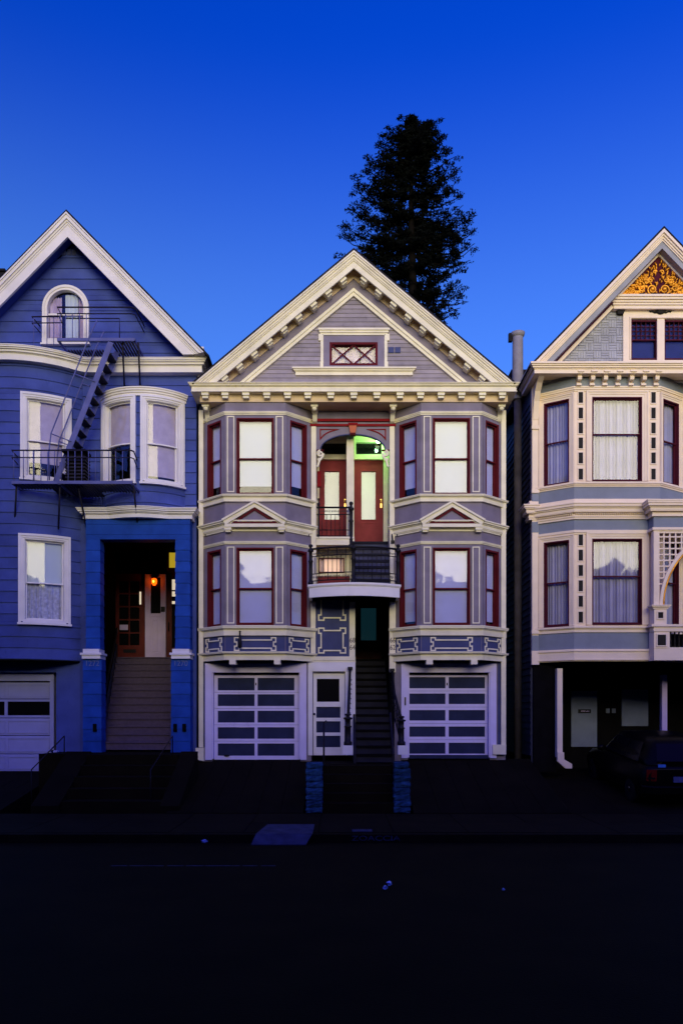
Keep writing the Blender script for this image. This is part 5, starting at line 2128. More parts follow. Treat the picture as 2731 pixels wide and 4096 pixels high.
chevron(fw_, AXC, ZAC, THC, ZCC, -.17, -.14, .3, .645, m)
m.obj('rake_crown', CREAM2, ch)
m = MB()
chevron(fw_, AXC, ZAC, THC, ZCC, -.285, -.17, .3, .62, m)
m.obj('rake_fascia', SAGEL, ch)
m = MB()
chevron(fw_, AXC, ZAC, THC, ZCC, -.32, -.285, .2, .40, m)
m.obj('rake_fillet', MAROON, ch)
m = MB()
chevron(fw_, AXC, ZAC, THC, ZCC, -.40, -.32, .1, .33, m)
m.obj('rake_moulding', CREAM2, ch)
m = MB()
hh = (ZAC - .3 - ZCC) / math.tan(THC)
YG = -.2
zt = lambda x: ZAC - .3 - abs(x - AXC) * math.tan(THC)
gwx0, gwx1 = X(2521, YG), X(2758, YG)
gwz0, gwz1 = Z(1441, YG), Z(1280, YG)
for a_, b_ in ((AXC - hh, gwx0), (gwx1, AXC + hh)):
    pts = [(a_, ZCC - .2), (b_, ZCC - .2), (b_, max(ZCC, zt(b_))), (a_, max(ZCC, zt(a_)))]
    m.fpoly(fw_, pts, .1, .2)
m.fpoly(fw_, [(gwx0, ZCC - .2), (gwx1, ZCC - .2), (gwx1, gwz0), (gwx0, gwz0)], .1, .2)
m.fpoly(fw_, [(gwx0, gwz1), (gwx1, gwz1), (gwx1, zt(gwx1)), (AXC, ZAC - .3), (gwx0, zt(gwx0))], .1, .2)
gwc = m.obj('gable_wall', SAGEL, ch)
# basket-weave shingles
fy2 = FY(-.2)
zi = lambda x: ZAC - .39 / math.cos(THC) - abs(x - AXC) * math.tan(THC)
B = .19
nx = int((X(2495, YG) - (AXC - hh)) / B) + 1
for i in range(nx):
    for j in range(9):
        x0 = X(2495, YG) - (i + 1) * B
        z0 = ZCC - .01 + j * B
        if z0 > zi(x0 + B * .5) - .02 or z0 > Z(1228, YG):
            continue
        horiz = (i + j) % 2 == 0
        for k in range(3):
            s = MB()
            e = .004
            if horiz:
                a_ = (x0 + e, x0 + B - e, z0 + k * B / 3 + e, z0 + (k + 1) * B / 3 - e)
            else:
                a_ = (x0 + k * B / 3 + e, x0 + (k + 1) * B / 3 - e, z0 + e, z0 + B - e)
            dn = rnd.uniform(0, .006)
            s.fbox(fy2, a_[0], a_[1], .0, .014 + dn, a_[2], a_[3], .008 + dn)
            s.obj('shingle', SAGEL, gwc)
# upper band, carved gable
xm0, xm1 = AXC - 1.05, AXC + 1.05
zb0, zb1 = Z(1212, -.45), Z(1178, -.45)
hb_ = (ZAC - .2 - zb1) / math.tan(THC)
bp_ = [(AXC - hb_ + .12, -.2), (AXC - hb_ + .12, -.36), (AXC + hb_ - .12, -.36), (AXC + hb_ - .12, -.2)]
m = MB()
m.mould(bp_, zb0, zb1, ((.25, .03), (.5, .06), (.75, .10), (1, .13)), back=.1)
m.obj('upper_cornice', CREAM2, ch)
m = MB()
m.mould(bp_, Z(1230, -.4), Z(1217, -.4), ((1, .0),), back=.1)
m.obj('upper_fillet', CREAM2, ch)
zq0 = zb1 - .01
tri_h = (Z(1023, -.38) - zq0)
tri_w = tri_h / math.tan(THC)
ft = FY(-.36)
m = MB()
m.fpoly(ft, [(AXC - tri_w, zq0), (AXC + tri_w, zq0), (AXC, zq0 + tri_h)], -.1, .0)
tym = m.obj('carved_gable', MAROON, ch)
m = MB()
m.fline(ft, [(AXC - tri_w - .06, zq0), (AXC, zq0 + tri_h + .06), (AXC + tri_w + .06, zq0)], .10, -.05, .06)
m.obj('carving_frame', CREAM2, tym)
r3 = random.Random(3)
m = MB()
for s in (-1, 1):
    for (cxo, czo, rr, turns, st, fl_) in ((.15, .17, .125, 1.6, -1.2, 1), (.19, .40, .07, 1.3, 1.5, -1), (.40, .21, .085, 1.4, 2.5, -1), (.30, .36, .07, 1.3, .3, 1), (.62, .10, .055, 1.2, 2.0, 1), (.09, .60, .05, 1.2, 0, -1), (.50, .08, .05, 1.2, 0.5, -1)):
        cc = curl((AXC + s * cxo, zq0 + czo), rr, turns, s * fl_, 18, st, .2)
        m.tube([(u, -.385, z) for u, z in cc], .026, 5, .012)
    m.ball((AXC + s * .15, -.40, zq0 + .18), .055, .04, .05, 8, 6)
    for i in range(190):
        u = r3.uniform(.02, tri_w * .97)
        zmax = (1 - u / tri_w) * tri_h - .05
        if zmax < .03:
            continue
        z = r3.uniform(.02, zmax)
        if math.hypot(u - .15, z - .17) < .12:
            continue
        ang = math.atan2(z + .02, u) + r3.uniform(-.7, .7)
        L = r3.uniform(.05, .12)
        p0 = Vector((AXC + s * u, -.37, zq0 + z))
        d = Vector((s * math.cos(ang), 0, math.sin(ang)))
        m.tube([p0 - d * L * .5, p0 + Vector((0, -.03, 0)), p0 + d * L * .5], .009, 5, .024)
o = m.obj('gilded_carving', GOLD, tym)
o['kind'] = 'stuff'
# paired attic windows
m = MB()
m.fbox(fy2, X(2492, -.25), X(2521, -.2), .0, .05, Z(1443, -.2), Z(1232, -.2))
m.fbox(fy2, X(2628, -.25), X(2654, -.2), .0, .05, Z(1443, -.2), Z(1232, -.2))
m.fbox(fy2, X(2521, -.2), X(2628, -.25), .0, .05, Z(1278, -.2), Z(1232, -.2))
m.fbox(fy2, X(2654, -.2), X(2790, -.2), .0, .05, Z(1278, -.2), Z(1232, -.2))
m.fbox(fy2, X(2758, -.2), X(2790, -.2), .0, .05, Z(1443, -.2), Z(1278, -.2))
afr = m.obj('attic_surround', CREAM2, ch)
m = MB()
m.fline(fy2, [(X(2517, -.2), Z(1441, -.2)), (X(2517, -.2), Z(1274, -.2)), (X(2770, -.2), Z(1274, -.2))], .03, .05, .075)
m.fbox(fy2, X(2488, -.25), X(2790, -.25), .0, .11, Z(1452, -.25), Z(1444, -.25))
m.obj('attic_sill', CREAM2, afr)
for a_, b_ in ((2521, 2628), (2654, 2758)):
    u0, u1 = X(a_, -.2), X(b_, -.2)
    m = MB()
    m.fbox(fy2, u0, u0 + .04, -.1, .01, gwz0, gwz1)
    m.fbox(fy2, u1 - .04, u1, -.1, .01, gwz0, gwz1)
    m.fbox(fy2, u0 + .04, u1 - .04, -.1, .01, gwz0, gwz0 + .05)
    m.fbox(fy2, u0 + .04, u1 - .04, -.1, .01, gwz1 - .04, gwz1)
    zmid = Z(1357, -.2)
    m.fbox(fy2, u0 + .04, u1 - .04, -.09, -.02, zmid - .015, zmid + .015)
    aw2 = m.obj('attic_window', MAROON, ch)
    for i in range(1, 5):
        b = MB()
        u = u0 + .04 + (u1 - u0 - .08) * i / 5
        b.fbox(fy2, u - .008, u + .008, -.06, -.025, zmid + .015, gwz1 - .04)
        b.obj('muntin', MAROON, aw2)
    for j in range(1, 4):
        b = MB()
        z = zmid + (gwz1 - .04 - zmid) * j / 4
        b.fbox(fy2, u0 + .04, u1 - .04, -.058, -.027, z - .008, z + .008)
        b.obj('muntin', MAROON, aw2)
    b = MB()
    b.fbox(fy2, u0 + .03, u1 - .03, -.075, -.068, gwz0 + .03, gwz1 - .03)
    b.obj('pane', GLASSD, aw2)
    drape(fy2, u0, u1, -.13, gwz0, gwz1, .0, 3).obj('blind', paint('navy_blind', (.03, .035, .10), rough=.9), aw2)
# dark carved garland and block
m = MB()
gx, gz = X(2641, -.26), Z(1245, -.26)
m.ball((gx, -.27, gz), .11, .03, .075)
m.ball((gx - .09, -.27, gz + .03), .06, .03, .05)
m.ball((gx + .09, -.27, gz + .03), .06, .03, .05)
for s in (-1, 1):
    m.tube([(gx + s * u, -.265, gz + z) for u, z in ((.05, -.01), (.14, -.03), (.2, .0), (.25, -.01), (.29, .035), (.33, .02))], .022, 6, .012)
m.obj('carved_garland', INSET, ch)
m = MB()
m.fpoly(fy2, [(X(2468, -.25), Z(1258, -.25)), (X(2491, -.25), Z(1258, -.25)), (X(2501, -.25), Z(1231, -.25)), (X(2463, -.25), Z(1231, -.25))], .0, .1)
m.obj('carved_block', INSET, ch)
# roof, side wall with lapped boards, side eave
m = MB()
for sx in (-1, 1):
    h = (ZAC - (ZCC - .05)) / math.tan(THC) + .02
    n = Vector((sx * math.sin(THC), 0, math.cos(THC))) * .045
    p0, p1 = Vector((AXC, 0, ZAC + .003)), Vector((AXC + sx * h, 0, ZCC - .07))
    q = [p0, p1, p1 + n, p0 + Vector((0, 0, .06))]
    m.add([(v.x, YRC - .03 - .06, v.z) for v in q] + [(v.x, 12.2, v.z) for v in q], [(0, 1, 2, 3), (7, 6, 5, 4), (0, 4, 5, 1), (1, 5, 6, 2), (2, 6, 7, 3), (3, 7, 4, 0)])
m.obj('roof', ROOF, ch)
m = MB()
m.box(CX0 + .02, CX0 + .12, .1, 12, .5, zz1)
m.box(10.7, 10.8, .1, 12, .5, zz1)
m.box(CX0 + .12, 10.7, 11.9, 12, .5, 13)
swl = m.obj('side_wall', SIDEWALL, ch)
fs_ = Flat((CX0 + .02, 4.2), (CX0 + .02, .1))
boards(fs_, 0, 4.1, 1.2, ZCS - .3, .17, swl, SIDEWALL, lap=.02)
m = MB()
m.mould([(c0 + .1, 6.0), (c0 + .1, .6)], ZCS - .1, zz1 - .03, ((.3, .05), (.6, .10), (1, .2)))
m.tube([(c0 - .12, .5, zz1 - .04), (c0 - .12, 6, zz1 - .04)], .06)
m.obj('side_eave', SIDEWALL, ch)
# flue against the side wall
m = MB()
fx_ = X(2070, 1.0)
m.lathe(fx_, 1.0, [(.145, Z(1600, 1)), (.145, Z(1590, 1)), (.140, Z(1350, 1)), (.125, Z(1343, 1))], 16)
fl = m.obj('flue', FLUE, ch)
m = MB()
m.lathe(fx_, 1.0, [(.10, .8), (.10, Z(1600, 1))], 14)
m.obj('flue_pipe', DOWNP, fl)
m = MB()
m.lathe(fx_, 1.0, [(.13, Z(1352, 1)), (.17, Z(1343, 1)), (.19, Z(1332, 1)), (.1, Z(1331, 1))], 16)
m.obj('flue_cap', FLUE, fl)
m = MB()
m.box(fx_ - .24, fx_ - .15, .95, 1.05, Z(1367, 1), Z(1334, 1))
m.obj('flue_bracket', ROOF, fl)
m = MB()
m.box(X(2035, 1.6), X(2110, 1.6), 1.3, 2.6, Z(1640, 1.5), Z(1490, 1.5))
m.obj('side_eave_shade_block', ROOF, ch)  # dark block added to stand for the shadowed side eave

# porch at the right: cornice, lattice with arch, pedestals, balusters
YPc = -.85
xp = lambda p: X(p, YPc)
zp_ = lambda p: Z(p, YPc)
pc0, pc1 = xp(2612), 11.5
pp_ = [(pc0, .1), (pc0, YPc), (pc1, YPc)]
m = MB()
m.mould(pp_, zp_(2066), zp_(2005), ((.12, .04), (.3, .03), (.36, .10), (.55, .11), (.62, .14), (.78, .18), (.9, .2), (1, .21)))
pcn = m.obj('porch_cornice', CREAM2, ch)
m = MB()
for i in range(26):
    m.ball((pc0 + .02 + i * .05, YPc - .055, zp_(2046)), .02, .018, .025, 6, 4)
o = m.obj('bead_row', CREAM2, pcn)
o['kind'] = 'stuff'
m = MB()
m.box(pc0 + .01, pc1, YPc + .005, .0, zp_(2110), zp_(2003))
m.obj('porch_band', SAGE, ch)
m = MB()
m.mould(pp_, zp_(2120), zp_(2110), ((1, .03),))
m.box(xp(2614), xp(2637), YPc, YPc + .15, zp_(2425), zp_(2120))
m.box(xp(2637), pc1, YPc, YPc + .1, zp_(2126), zp_(2120))
m.obj('porch_post', CREAM2, ch)
acx, acz, aR = xp(2954), zp_(2422), (2954 - 2643) * (D + YPc) / F
fpz = FY(YPc + .04)
lat = MB()
pitch = 23.6 * (D + YPc) / F
lx_ = xp(2638)
latp = []
for i in range(1, 9):
    u = lx_ + pitch * i - pitch * .22
    zb_ = acz + math.sqrt(max(0, aR * aR - (u - acx) ** 2)) if abs(u - acx) < aR else acz
    if zb_ < zp_(2128):
        latp.append(('v', u, zb_, zp_(2127)))
for j in range(9):
    z = zp_(2127) - pitch * (j + 1) + pitch * .18
    dxx = aR * aR - (z - acz) ** 2
    ue = acx - math.sqrt(dxx) if dxx > 0 and z > acz else pc1
    if z > zp_(2125) - 1.9:
        latp.append(('h', z, lx_, min(ue, xp(2840))))
lroot = MB()
lroot.fbox(fpz, lx_, xp(2850), -.03, .03, zp_(2132), zp_(2126))
lr_ = lroot.obj('lattice', CREAM2, ch)
vs_, hs_ = [], []
for t in latp:
    b = MB()
    if t[0] == 'v':
        b.fbox(fpz, t[1] - .016, t[1] + .016, -.02, .02, t[2], t[3])
        vs_.append(t)
    else:
        if t[3] - t[2] < .02:
            continue
        b.fbox(fpz, t[2], t[3], -.018, .018, t[1] - .016, t[1] + .016)
        hs_.append(t)
    b.obj('lattice_bar', CREAM2, lr_)
for v in vs_:
    for h in hs_:
        if v[2] < h[1] < v[3] and h[2] < v[1] < h[3]:
            b = MB()
            b.ball((v[1], YPc + .04, h[1]), .036, .028, .036, 8, 5)
            b.obj('lattice_bead', CREAM2, lr_)
apts = [(acx - aR * math.cos(t), acz + aR * math.sin(t)) for t in [math.pi / 2 * i / 20 for i in range(21)]]
m = MB()
m.fline(fpz, apts, .075, -.06, .06)
pa_ = m.obj('porch_arch', CREAM2, ch)
m = MB()
m.tube([(acx - (aR - .06) * math.cos(t), YPc - .01, acz + (aR - .06) * math.sin(t)) for t in [math.pi / 2 * i / 20 for i in range(21)]], .022)
m.obj('gilt_bead', GOLD, pa_)
m = MB()
m.fline(fpz, [(acx - (aR - .065) * math.cos(t), acz + (aR - .065) * math.sin(t)) for t in [math.pi / 2 * i / 20 for i in range(21)]], .06, -.05, .02)
m.obj('arch_lining', MAROON, pa_)
for (a_, b_, za_, zb_, ins_) in ((2614, 2664, 2500, 2437, (2628, 2649, 2474, 2450)), (2613, 2676, 2594, 2527, (2626, 2660, 2583, 2540))):
    m = MB()
    m.box(xp(a_), xp(b_), YPc - .03, YPc + .28, zp_(za_), zp_(zb_))
    pd = m.obj('pedestal', CREAM2, ch)
    b = MB()
    b.fbox(FY(YPc - .03), xp(ins_[0]), xp(ins_[1]), .0, .006, zp_(ins_[2]), zp_(ins_[3]))
    b.obj('inset_panel', INSET, pd)
    b = MB()
    i_ = ins_
    b.fline(FY(YPc - .03), [(xp(i_[0] - 2), zp_(i_[2] + 2)), (xp(i_[1] + 2), zp_(i_[2] + 2)), (xp(i_[1] + 2), zp_(i_[3] - 2)), (xp(i_[0] - 2), zp_(i_[3] - 2))], .025, .0, .025, closed=True)
    b.obj('inset_moulding', CREAM2, pd)
m = MB()
m.mould([(xp(2612), YPc + .2), (xp(2612), YPc - .03), (xp(2666), YPc - .03), (xp(2666), YPc + .2)], zp_(2437), zp_(2421), ((.4, .02), (.7, .05), (1, .07)))
m.obj('pedestal_cap', CREAM2, ch)
m = MB()
m.box(xp(2600), pc1, YPc - .09, YPc + .2, zp_(2508), zp_(2499))
m.box(xp(2610), pc1, YPc - .05, YPc + .2, zp_(2527), zp_(2508) - .002)
pr_ = m.obj('porch_rail', CREAM2, ch)
for i in range(6):
    b = MB()
    x = xp(2688 + i * 17)
    zt_, zb_ = zp_(2527), zp_(2590)
    b.lathe(x, YPc + .1, [(.022, zb_), (.022, zb_ + .06), (.012, zb_ + .1), (.024, zb_ + .16), (.012, zb_ + .25), (.018, zt_ - .05), (.018, zt_)], 8)
    b.obj('baluster', INSET, pr_)
m = MB()
m.box(xp(2614), pc1, YPc - .02, .0, zp_(2642), zp_(2590))
m.obj('porch_base', CREAM2, ch)
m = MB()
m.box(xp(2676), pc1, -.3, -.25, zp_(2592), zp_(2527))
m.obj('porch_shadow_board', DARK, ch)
m = MB()
m.box(CXc + CHB + .02, 11, .0, .1, zp_(2592), ZCS)
m.obj('porch_inner_wall', CREAM2, ch)
# carport below the bay
m = MB()
m.box(CX0 + .02, 11, .0, 3.2, ZCB0 - .06, ZCB0 - .03)
m.box(CX0 + .02, CX0 + .1, .12, 3.1, .6, ZCB0 - .06)
m.box(CX0 + .02, 11, 2.5, 2.6, .6, ZCB0 - .06)
m.obj('carport_wall', DARK, ch)
m = MB()
m.box(CX0 + .06, X(2222), .0, .08, .8, ZCB0 - .06)
m.obj('carport_shade_panel', DARK, ch)  # near-black panel standing in for the dark under the bay
m = MB()
m.box(X(2224, -.1), X(2245, -.1), -.2, .0, Z(3030, -.1), Z(2675, -.1))
po = m.obj('carport_post', CREAM2, ch)
m = MB()
m.fpoly(FY(-.2), [(X(2225, -.2), Z(3045, -.2)), (X(2258, -.2), Z(3074, -.2)), (X(2283, -.2), Z(3074, -.2)), (X(2283, -.2), Z(3056, -.2)), (X(2252, -.2), Z(3038, -.2)), (X(2251, -.2), Z(3010, -.2)), (X(2225, -.2), Z(3010, -.2))], .0, .1)
m.obj('post_foot', CREAM2, po)
m = MB()
m.box(X(2641, .8), X(2662, .8), .7, .85, .7, Z(2700, .8))
m.obj('carport_post', LILACW, ch)
PALEB = paint('grey_blue_door', (0.16, 0.19, 0.28), var=0.1)
yb_ = 2.48
m = MB()
m.fbox(FY(yb_), X(2283, yb_), X(2386, yb_), -.02, .03, Z(2988, yb_), Z(2765, yb_))
cd = m.obj('carport_door', PALEB, ch)
m = MB()
m.fbox(FY(yb_), X(2310, yb_), X(2361, yb_), .03, .045, Z(2854, yb_), Z(2838, yb_))
cs = m.obj('door_sign', IRON, cd)
m = MB()
for i, (w_, h_) in enumerate(((.018, .03), (.022, .034), (.022, .03), (.012, .034), (.03, .018), (.018, .03), (.022, .026))):
    m.fbox(FY(yb_), X(2322, yb_) + i * .033, X(2322, yb_) + i * .033 + w_, .045, .049, Z(2847, yb_) - .004, Z(2847, yb_) - .004 + h_)
o = m.obj('sign_marks', LILACW, cs)
o['kind'] = 'stuff'
m = MB()
m.fbox(FY(yb_), X(2485, yb_), X(2590, yb_), -.02, .03, Z(2905, yb_), Z(2759, yb_))
m.obj('carport_shutter', PALEB, ch)
for px in (2423, 2447):
    m = MB()
    m.fbox(FY(yb_), X(px, yb_), X(px + 14, yb_), -.02, .02, Z(2853, yb_), Z(2835, yb_))
    m.obj('meter_box', PALEB, ch)

# ================================================================== STONE PILLARS AND FRONT STEPS
for nm, px0, px1, pyt, lab in (('stone_pillar', 1225, 1288, 3052, 'teal-painted rough stone pillar left of the front steps, below the narrow door'),
                               ('stone_pillar', 1577, 1640, 3050, 'teal-painted rough stone pillar right of the front steps, beside the right-hand driveway')):
    YS = -3.4
    x0, x1 = X(px0, YS), X(px1, YS)
    zt_ = Z(pyt, YS)
    t = thing(nm, ((x0 + x1) / 2, YS + .17, .17), lab, 'pillar', 'stone pillars beside the front steps')
    n_ = 8
    z = .16
    for i in range(n_):
        h = (zt_ - .16) / n_
        b = MB()
        zs_ = [z + h * f for f in (0.04, .2, .5, .8, .97)]
        rg = []
        bulge = (-.006, .004, .008, .003, -.006)
        jx = rnd.uniform(-.008, .008)
        sh = .035 if (px0 > 1500 and i == n_ - 1) else 0
        for zz, bu in zip(zs_, bulge):
            row = []
            for k in range(16):
                a = k / 16 * 4
                sd, f = int(a), a - int(a)
                cx_, cy_ = [(x0 + (x1 - x0) * f, YS), (x1, YS + .34 * f), (x1 - (x1 - x0) * f, YS + .34), (x0, YS + .34 - .34 * f)][sd]
                cx_ = cx_ - sh * (1 if cx_ > (x0 + x1) / 2 else 0)
                r_ = bu + rnd.uniform(-.014, .014)
                mx_, my_ = (x0 + x1) / 2, YS + .17
                l = math.hypot(cx_ - mx_, cy_ - my_)
                row.append((cx_ + (cx_ - mx_) / l * r_ + jx, cy_ + (cy_ - my_) / l * r_, zz + rnd.uniform(-.004, .004)))
            rg.append(row)
        b.rings(rg)
        b.obj('stone_block', STONE, t)
        z += h
cs_ = thing('front_steps', (X(1430, -2.5), -3.3, .15), 'dark worn concrete steps between the two stone pillars', 'steps')
for i in range(5):
    s = MB()
    z1 = .17 + (GZ - .04 - .17) * (i + 1) / 5
    y0 = -3.3 + i * .34
    s.box(X(1290, -3), X(1576, -3), y0, -1.605, .1 + i * .14, z1)
    s.obj('step', CONC if i == 9 else DRIVE, cs_)
for px0, px1 in ((1258, 1289), (1577, 1606)):
    s = MB()
    x0, x1 = X(px0, -2.6), X(px1, -2.9)
    s.add([(x0, -3.05, .1), (x1, -3.05, .1), (x1, -1.61, .1), (x0, -1.61, .1), (x0, -3.05, .55), (x1, -3.05, .55), (x1, -1.61, 1.10), (x0, -1.61, 1.10)],
          [(3, 2, 1, 0), (4, 5, 6, 7), (0, 1, 5, 4), (1, 2, 6, 5), (2, 3, 7, 6), (3, 0, 4, 7)])
    s.obj('side_wall', DRIVE, cs_)
m = MB()
xh, yh = X(1295, -1.9), -1.9
m.tube([(xh, yh, .6), (xh, yh, Z(2893, yh))], .022)
m.tube([(xh, yh, Z(2893, yh)), (xh + .03, -.9, Z(2885, -.9))], .02)
tag(m.obj('handrail_post', IRON), 'slim black handrail post rising in front of the narrow door', 'handrail')

# ================================================================== PARKED CAR
import mathutils
carm = thing('parked_car', (7.18, -1.2, .39), 'dark estate car parked nose-in under the carport, seen from behind', 'car')
pitch_ = R(5.5)
CO = Vector((7.18, -1.2, .39))


def cpt(x, y, z):
    """car space: x across, y forwards (into the carport), z up"""
    return (CO.x + x, CO.y + y * math.cos(pitch_) - z * math.sin(pitch_), CO.z + y * math.sin(pitch_) + z * math.cos(pitch_))


def loft(secs, name, mat, parent, smooth=True):
    """secs: list of (y, [(x, z) right half from bottom to top])"""
    rg = []
    for y, half in secs:
        ring = [cpt(x, y, z) for x, z in half] + [cpt(-x, y, z) for x, z in reversed(half)]
        rg.append(ring)
    m = MB()
    m.rings(rg, smooth=smooth)
    return m.obj(name, mat, parent)


def lower(y, wl, zlo, zsh, wsh):
    return (y, [(wl - .12, zlo), (wl - .02, zlo + .08), (wl, zlo + .28), (wl, zsh - .14), (wsh, zsh)])


body = loft([lower(-2.02, .74, .34, .86, .68), lower(-1.96, .84, .25, .92, .77), lower(-1.5, .88, .22, .93, .82), lower(-.5, .89, .20, .93, .83), lower(.6, .89, .20, .92, .83),
             lower(1.2, .88, .20, .90, .80), lower(1.8, .86, .22, .82, .74), lower(2.15, .78, .28, .72, .62), lower(2.22, .6, .36, .6, .5)], 'body', CARP, carm)


def upper(y, wb, zb, wt, zt_):
    return (y, [(wb, zb), (wb - .03, zb + (zt_ - zb) * .4), (wt, zt_ - .08), (wt - .08, zt_), (wt * .4, zt_ + .02)])


loft([upper(-1.93, .76, .90, .52, 1.02), upper(-1.62, .79, .90, .60, 1.40), upper(-1.2, .80, .90, .62, 1.46), upper(-.2, .80, .90, .63, 1.47), upper(.35, .80, .90, .61, 1.42), upper(.75, .79, .89, .56, 1.16), upper(1.12, .77, .88, .5, .92)], 'cabin', CARP, carm)
# windows
def cquad(p, name, mat, parent, th=.012):
    v = [Vector(cpt(*q)) for q in p]
    n = (v[1] - v[0]).cross(v[3] - v[0]).normalized() * th
    m = MB()
    m.add([tuple(a) for a in v] + [tuple(a + n) for a in v], [(3, 2, 1, 0), (4, 5, 6, 7), (0, 1, 5, 4), (1, 2, 6, 5), (2, 3, 7, 6), (3, 0, 4, 7)])
    return m.obj(name, mat, parent)


cquad([(-.58, -1.955, 1.02), (.58, -1.955, 1.02), (.50, -1.68, 1.36), (-.50, -1.68, 1.36)], 'rear_window', BLACKG, carm)
for a, b in ((-1.5, -.75), (-.7, .1), (.15, .62)):
    zt_ = 1.36 if b < .5 else 1.22
    cquad([(-.800, b, .96), (-.800, a, .96), (-.665, a + (.0 if a > -1.4 else .08), 1.37), (-.665, b - (.0 if b < .5 else .15), zt_)], 'side_window', BLACKG, carm)
for x in (-.66, .66):
    for y in (-1.25, 1.4):
        m = MB()
        c = cpt(x, y, .31)
        s = -1 if x < 0 else 1
        sp_ = [[(c[0] + s * o_, c[1] + r_ * math.cos(k * math.pi / 10), c[2] + r_ * math.sin(k * math.pi / 10)) for k in range(20)] for o_, r_ in ((.0, .2), (.02, .30), (.06, .315), (.17, .315), (.215, .30), (.225, .21))]
        m.rings(sp_, smooth=True)
        ty = m.obj('wheel', TYRE, carm)
        m = MB()
        sp_ = [[(c[0] + s * o_, c[1] + r_ * math.cos(k * math.pi / 10), c[2] + r_ * math.sin(k * math.pi / 10)) for k in range(20)] for o_, r_ in ((.15, .205), (.215, .205), (.20, .18), (.215, .08), (.235, .05), (.24, .01))]
        m.rings(sp_, smooth=True)
        m.obj('hub_cap', CHROME if True else TYRE, ty)
for s in (-1, 1):
    m = MB()
    q = [cpt(s * .80, -2.0, .62), cpt(s * .60, -2.045, .62), cpt(s * .60, -2.045, .86), cpt(s * .80, -1.99, .86)]
    q2 = [cpt(s * .80, -1.86, .62), cpt(s * .60, -1.9, .62), cpt(s * .60, -1.9, .86), cpt(s * .80, -1.86, .86)]
    m.add(q + q2, [(0, 1, 2, 3), (7, 6, 5, 4), (0, 4, 5, 1), (1, 5, 6, 2), (2, 6, 7, 3), (3, 7, 4, 0)])
    tl_ = m.obj('tail_light', TAIL, carm)
    m = MB()
    q = [cpt(s * .78, -2.012, .66), cpt(s * .64, -2.052, .66), cpt(s * .64, -2.052, .70), cpt(s * .78, -2.012, .70)]
    q2 = [cpt(s * .78, -1.97, .66), cpt(s * .64, -2.0, .66), cpt(s * .64, -2.0, .70), cpt(s * .78, -1.97, .70)]
    m.add(q + q2, [(0, 1, 2, 3), (7, 6, 5, 4), (0, 4, 5, 1), (1, 5, 6, 2), (2, 6, 7, 3), (3, 7, 4, 0)])
    m.obj('reverse_lens', CHROME, tl_)
    m = MB()
    c = cpt(s * .93, .55, 1.0)
    m.ball(c, .10, .06, .075)
    m.obj('door_mirror', CARP, carm)
m = MB()
m.rings([[cpt(x, -2.0 + (.06 if abs(x) > .7 else -.09) + o_[0], .34 + o_[1]) for o_ in ((0, 0), (-.03, .02), (-.03, .16), (0, .18), (.1, .18), (.1, 0))] for x in (-.88, -.7, -.3, .3, .7, .88)])
m.obj('rear_bumper', CARP, carm)
cquad([(-.26, -2.06, .60), (.26, -2.06, .60), (.26, -2.05, .72), (-.26, -2.05, .72)], 'number_plate', SLATE, carm)
cquad([(-.56, -1.985, .905), (-.40, -1.985, .905), (-.40, -1.97, .965), (-.56, -1.97, .965)], 'sticker', PLATEB, carm)
cquad([(.36, -2.04, .80), (.42, -2.04, .80), (.42, -2.03, .84), (.36, -2.03, .84)], 'badge', PLATEB, carm)

# ================================================================== REDWOOD BEHIND THE HOUSES
YT = 15.0
tx = X(1648, YT)
tree = thing('redwood_tree', (tx, YT, 0), 'tall dark redwood tree rising behind the grey house', 'tree')
ZU_ = .3826 * (D + YT) / F                                 # metres per unit of the outline below
ztop = Z(420 + 100 * .3826, YT)
zz_of = lambda q: Z(420 + q * .3826, YT)
outline = [(72, 5, 5), (110, 40, 70), (150, 70, 110), (250, 210, 230), (350, 300, 310), (450, 360, 380), (550, 450, 410), (650, 470, 470), (760, 600, 420), (850, 580, 440),
           (950, 620, 470), (1000, 650, 500), (1100, 540, 640), (1200, 700, 580), (1300, 680, 640), (1400, 640, 630), (1500, 700, 610), (1600, 730, 500), (1700, 650, 490),
           (1800, 600, 500), (1950, 560, 510), (2050, 520, 400), (2150, 500, 410), (2300, 480, 370), (2700, 420, 330), (3300, 380, 300)]


def ext_at(z, side):
    q = (Z(420, YT) - z) / ZU_
    for (a, la, ra), (b, lb, rb) in zip(outline[:-1], outline[1:]):
        if a <= q <= b:
            f = (q - a) / (b - a)
            return ((la + (lb - la) * f) if side < 0 else (ra + (rb - ra) * f)) * ZU_
    return .1


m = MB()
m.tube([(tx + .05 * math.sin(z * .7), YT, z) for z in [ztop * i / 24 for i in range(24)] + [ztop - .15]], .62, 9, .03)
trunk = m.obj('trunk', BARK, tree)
rt = random.Random(11)
lv, lf = [], []
# open air between the tiers of boughs (same units as the outline)
air = ((610, 490, 45, 30), (610, 605, 55, 35), (860, 460, 30, 30), (400, 735, 85, 34), (1050, 600, 85, 60), (985, 700, 55, 60), (1090, 720, 110, 32), (350, 1000, 120, 24), (615, 975, 55, 20), (742, 980, 22, 30),
       (1005, 1050, 90, 28), (860, 1040, 45, 20), (280, 1180, 130, 26), (440, 1220, 45, 40), (600, 1290, 85, 34), (250, 1420, 110, 55), (440, 1440, 50, 34), (570, 1395, 70, 20), (1210, 1280, 35, 18), (1290, 1340, 25, 35),
       (965, 1490, 65, 22), (885, 1560, 18, 35), (1120, 1540, 60, 40), (1330, 1580, 80, 40), (970, 1815, 25, 30), (1100, 1790, 40, 30), (1190, 1850, 50, 40), (1150, 2010, 120, 40), (900, 1900, 22, 30), (560, 1740, 60, 16))


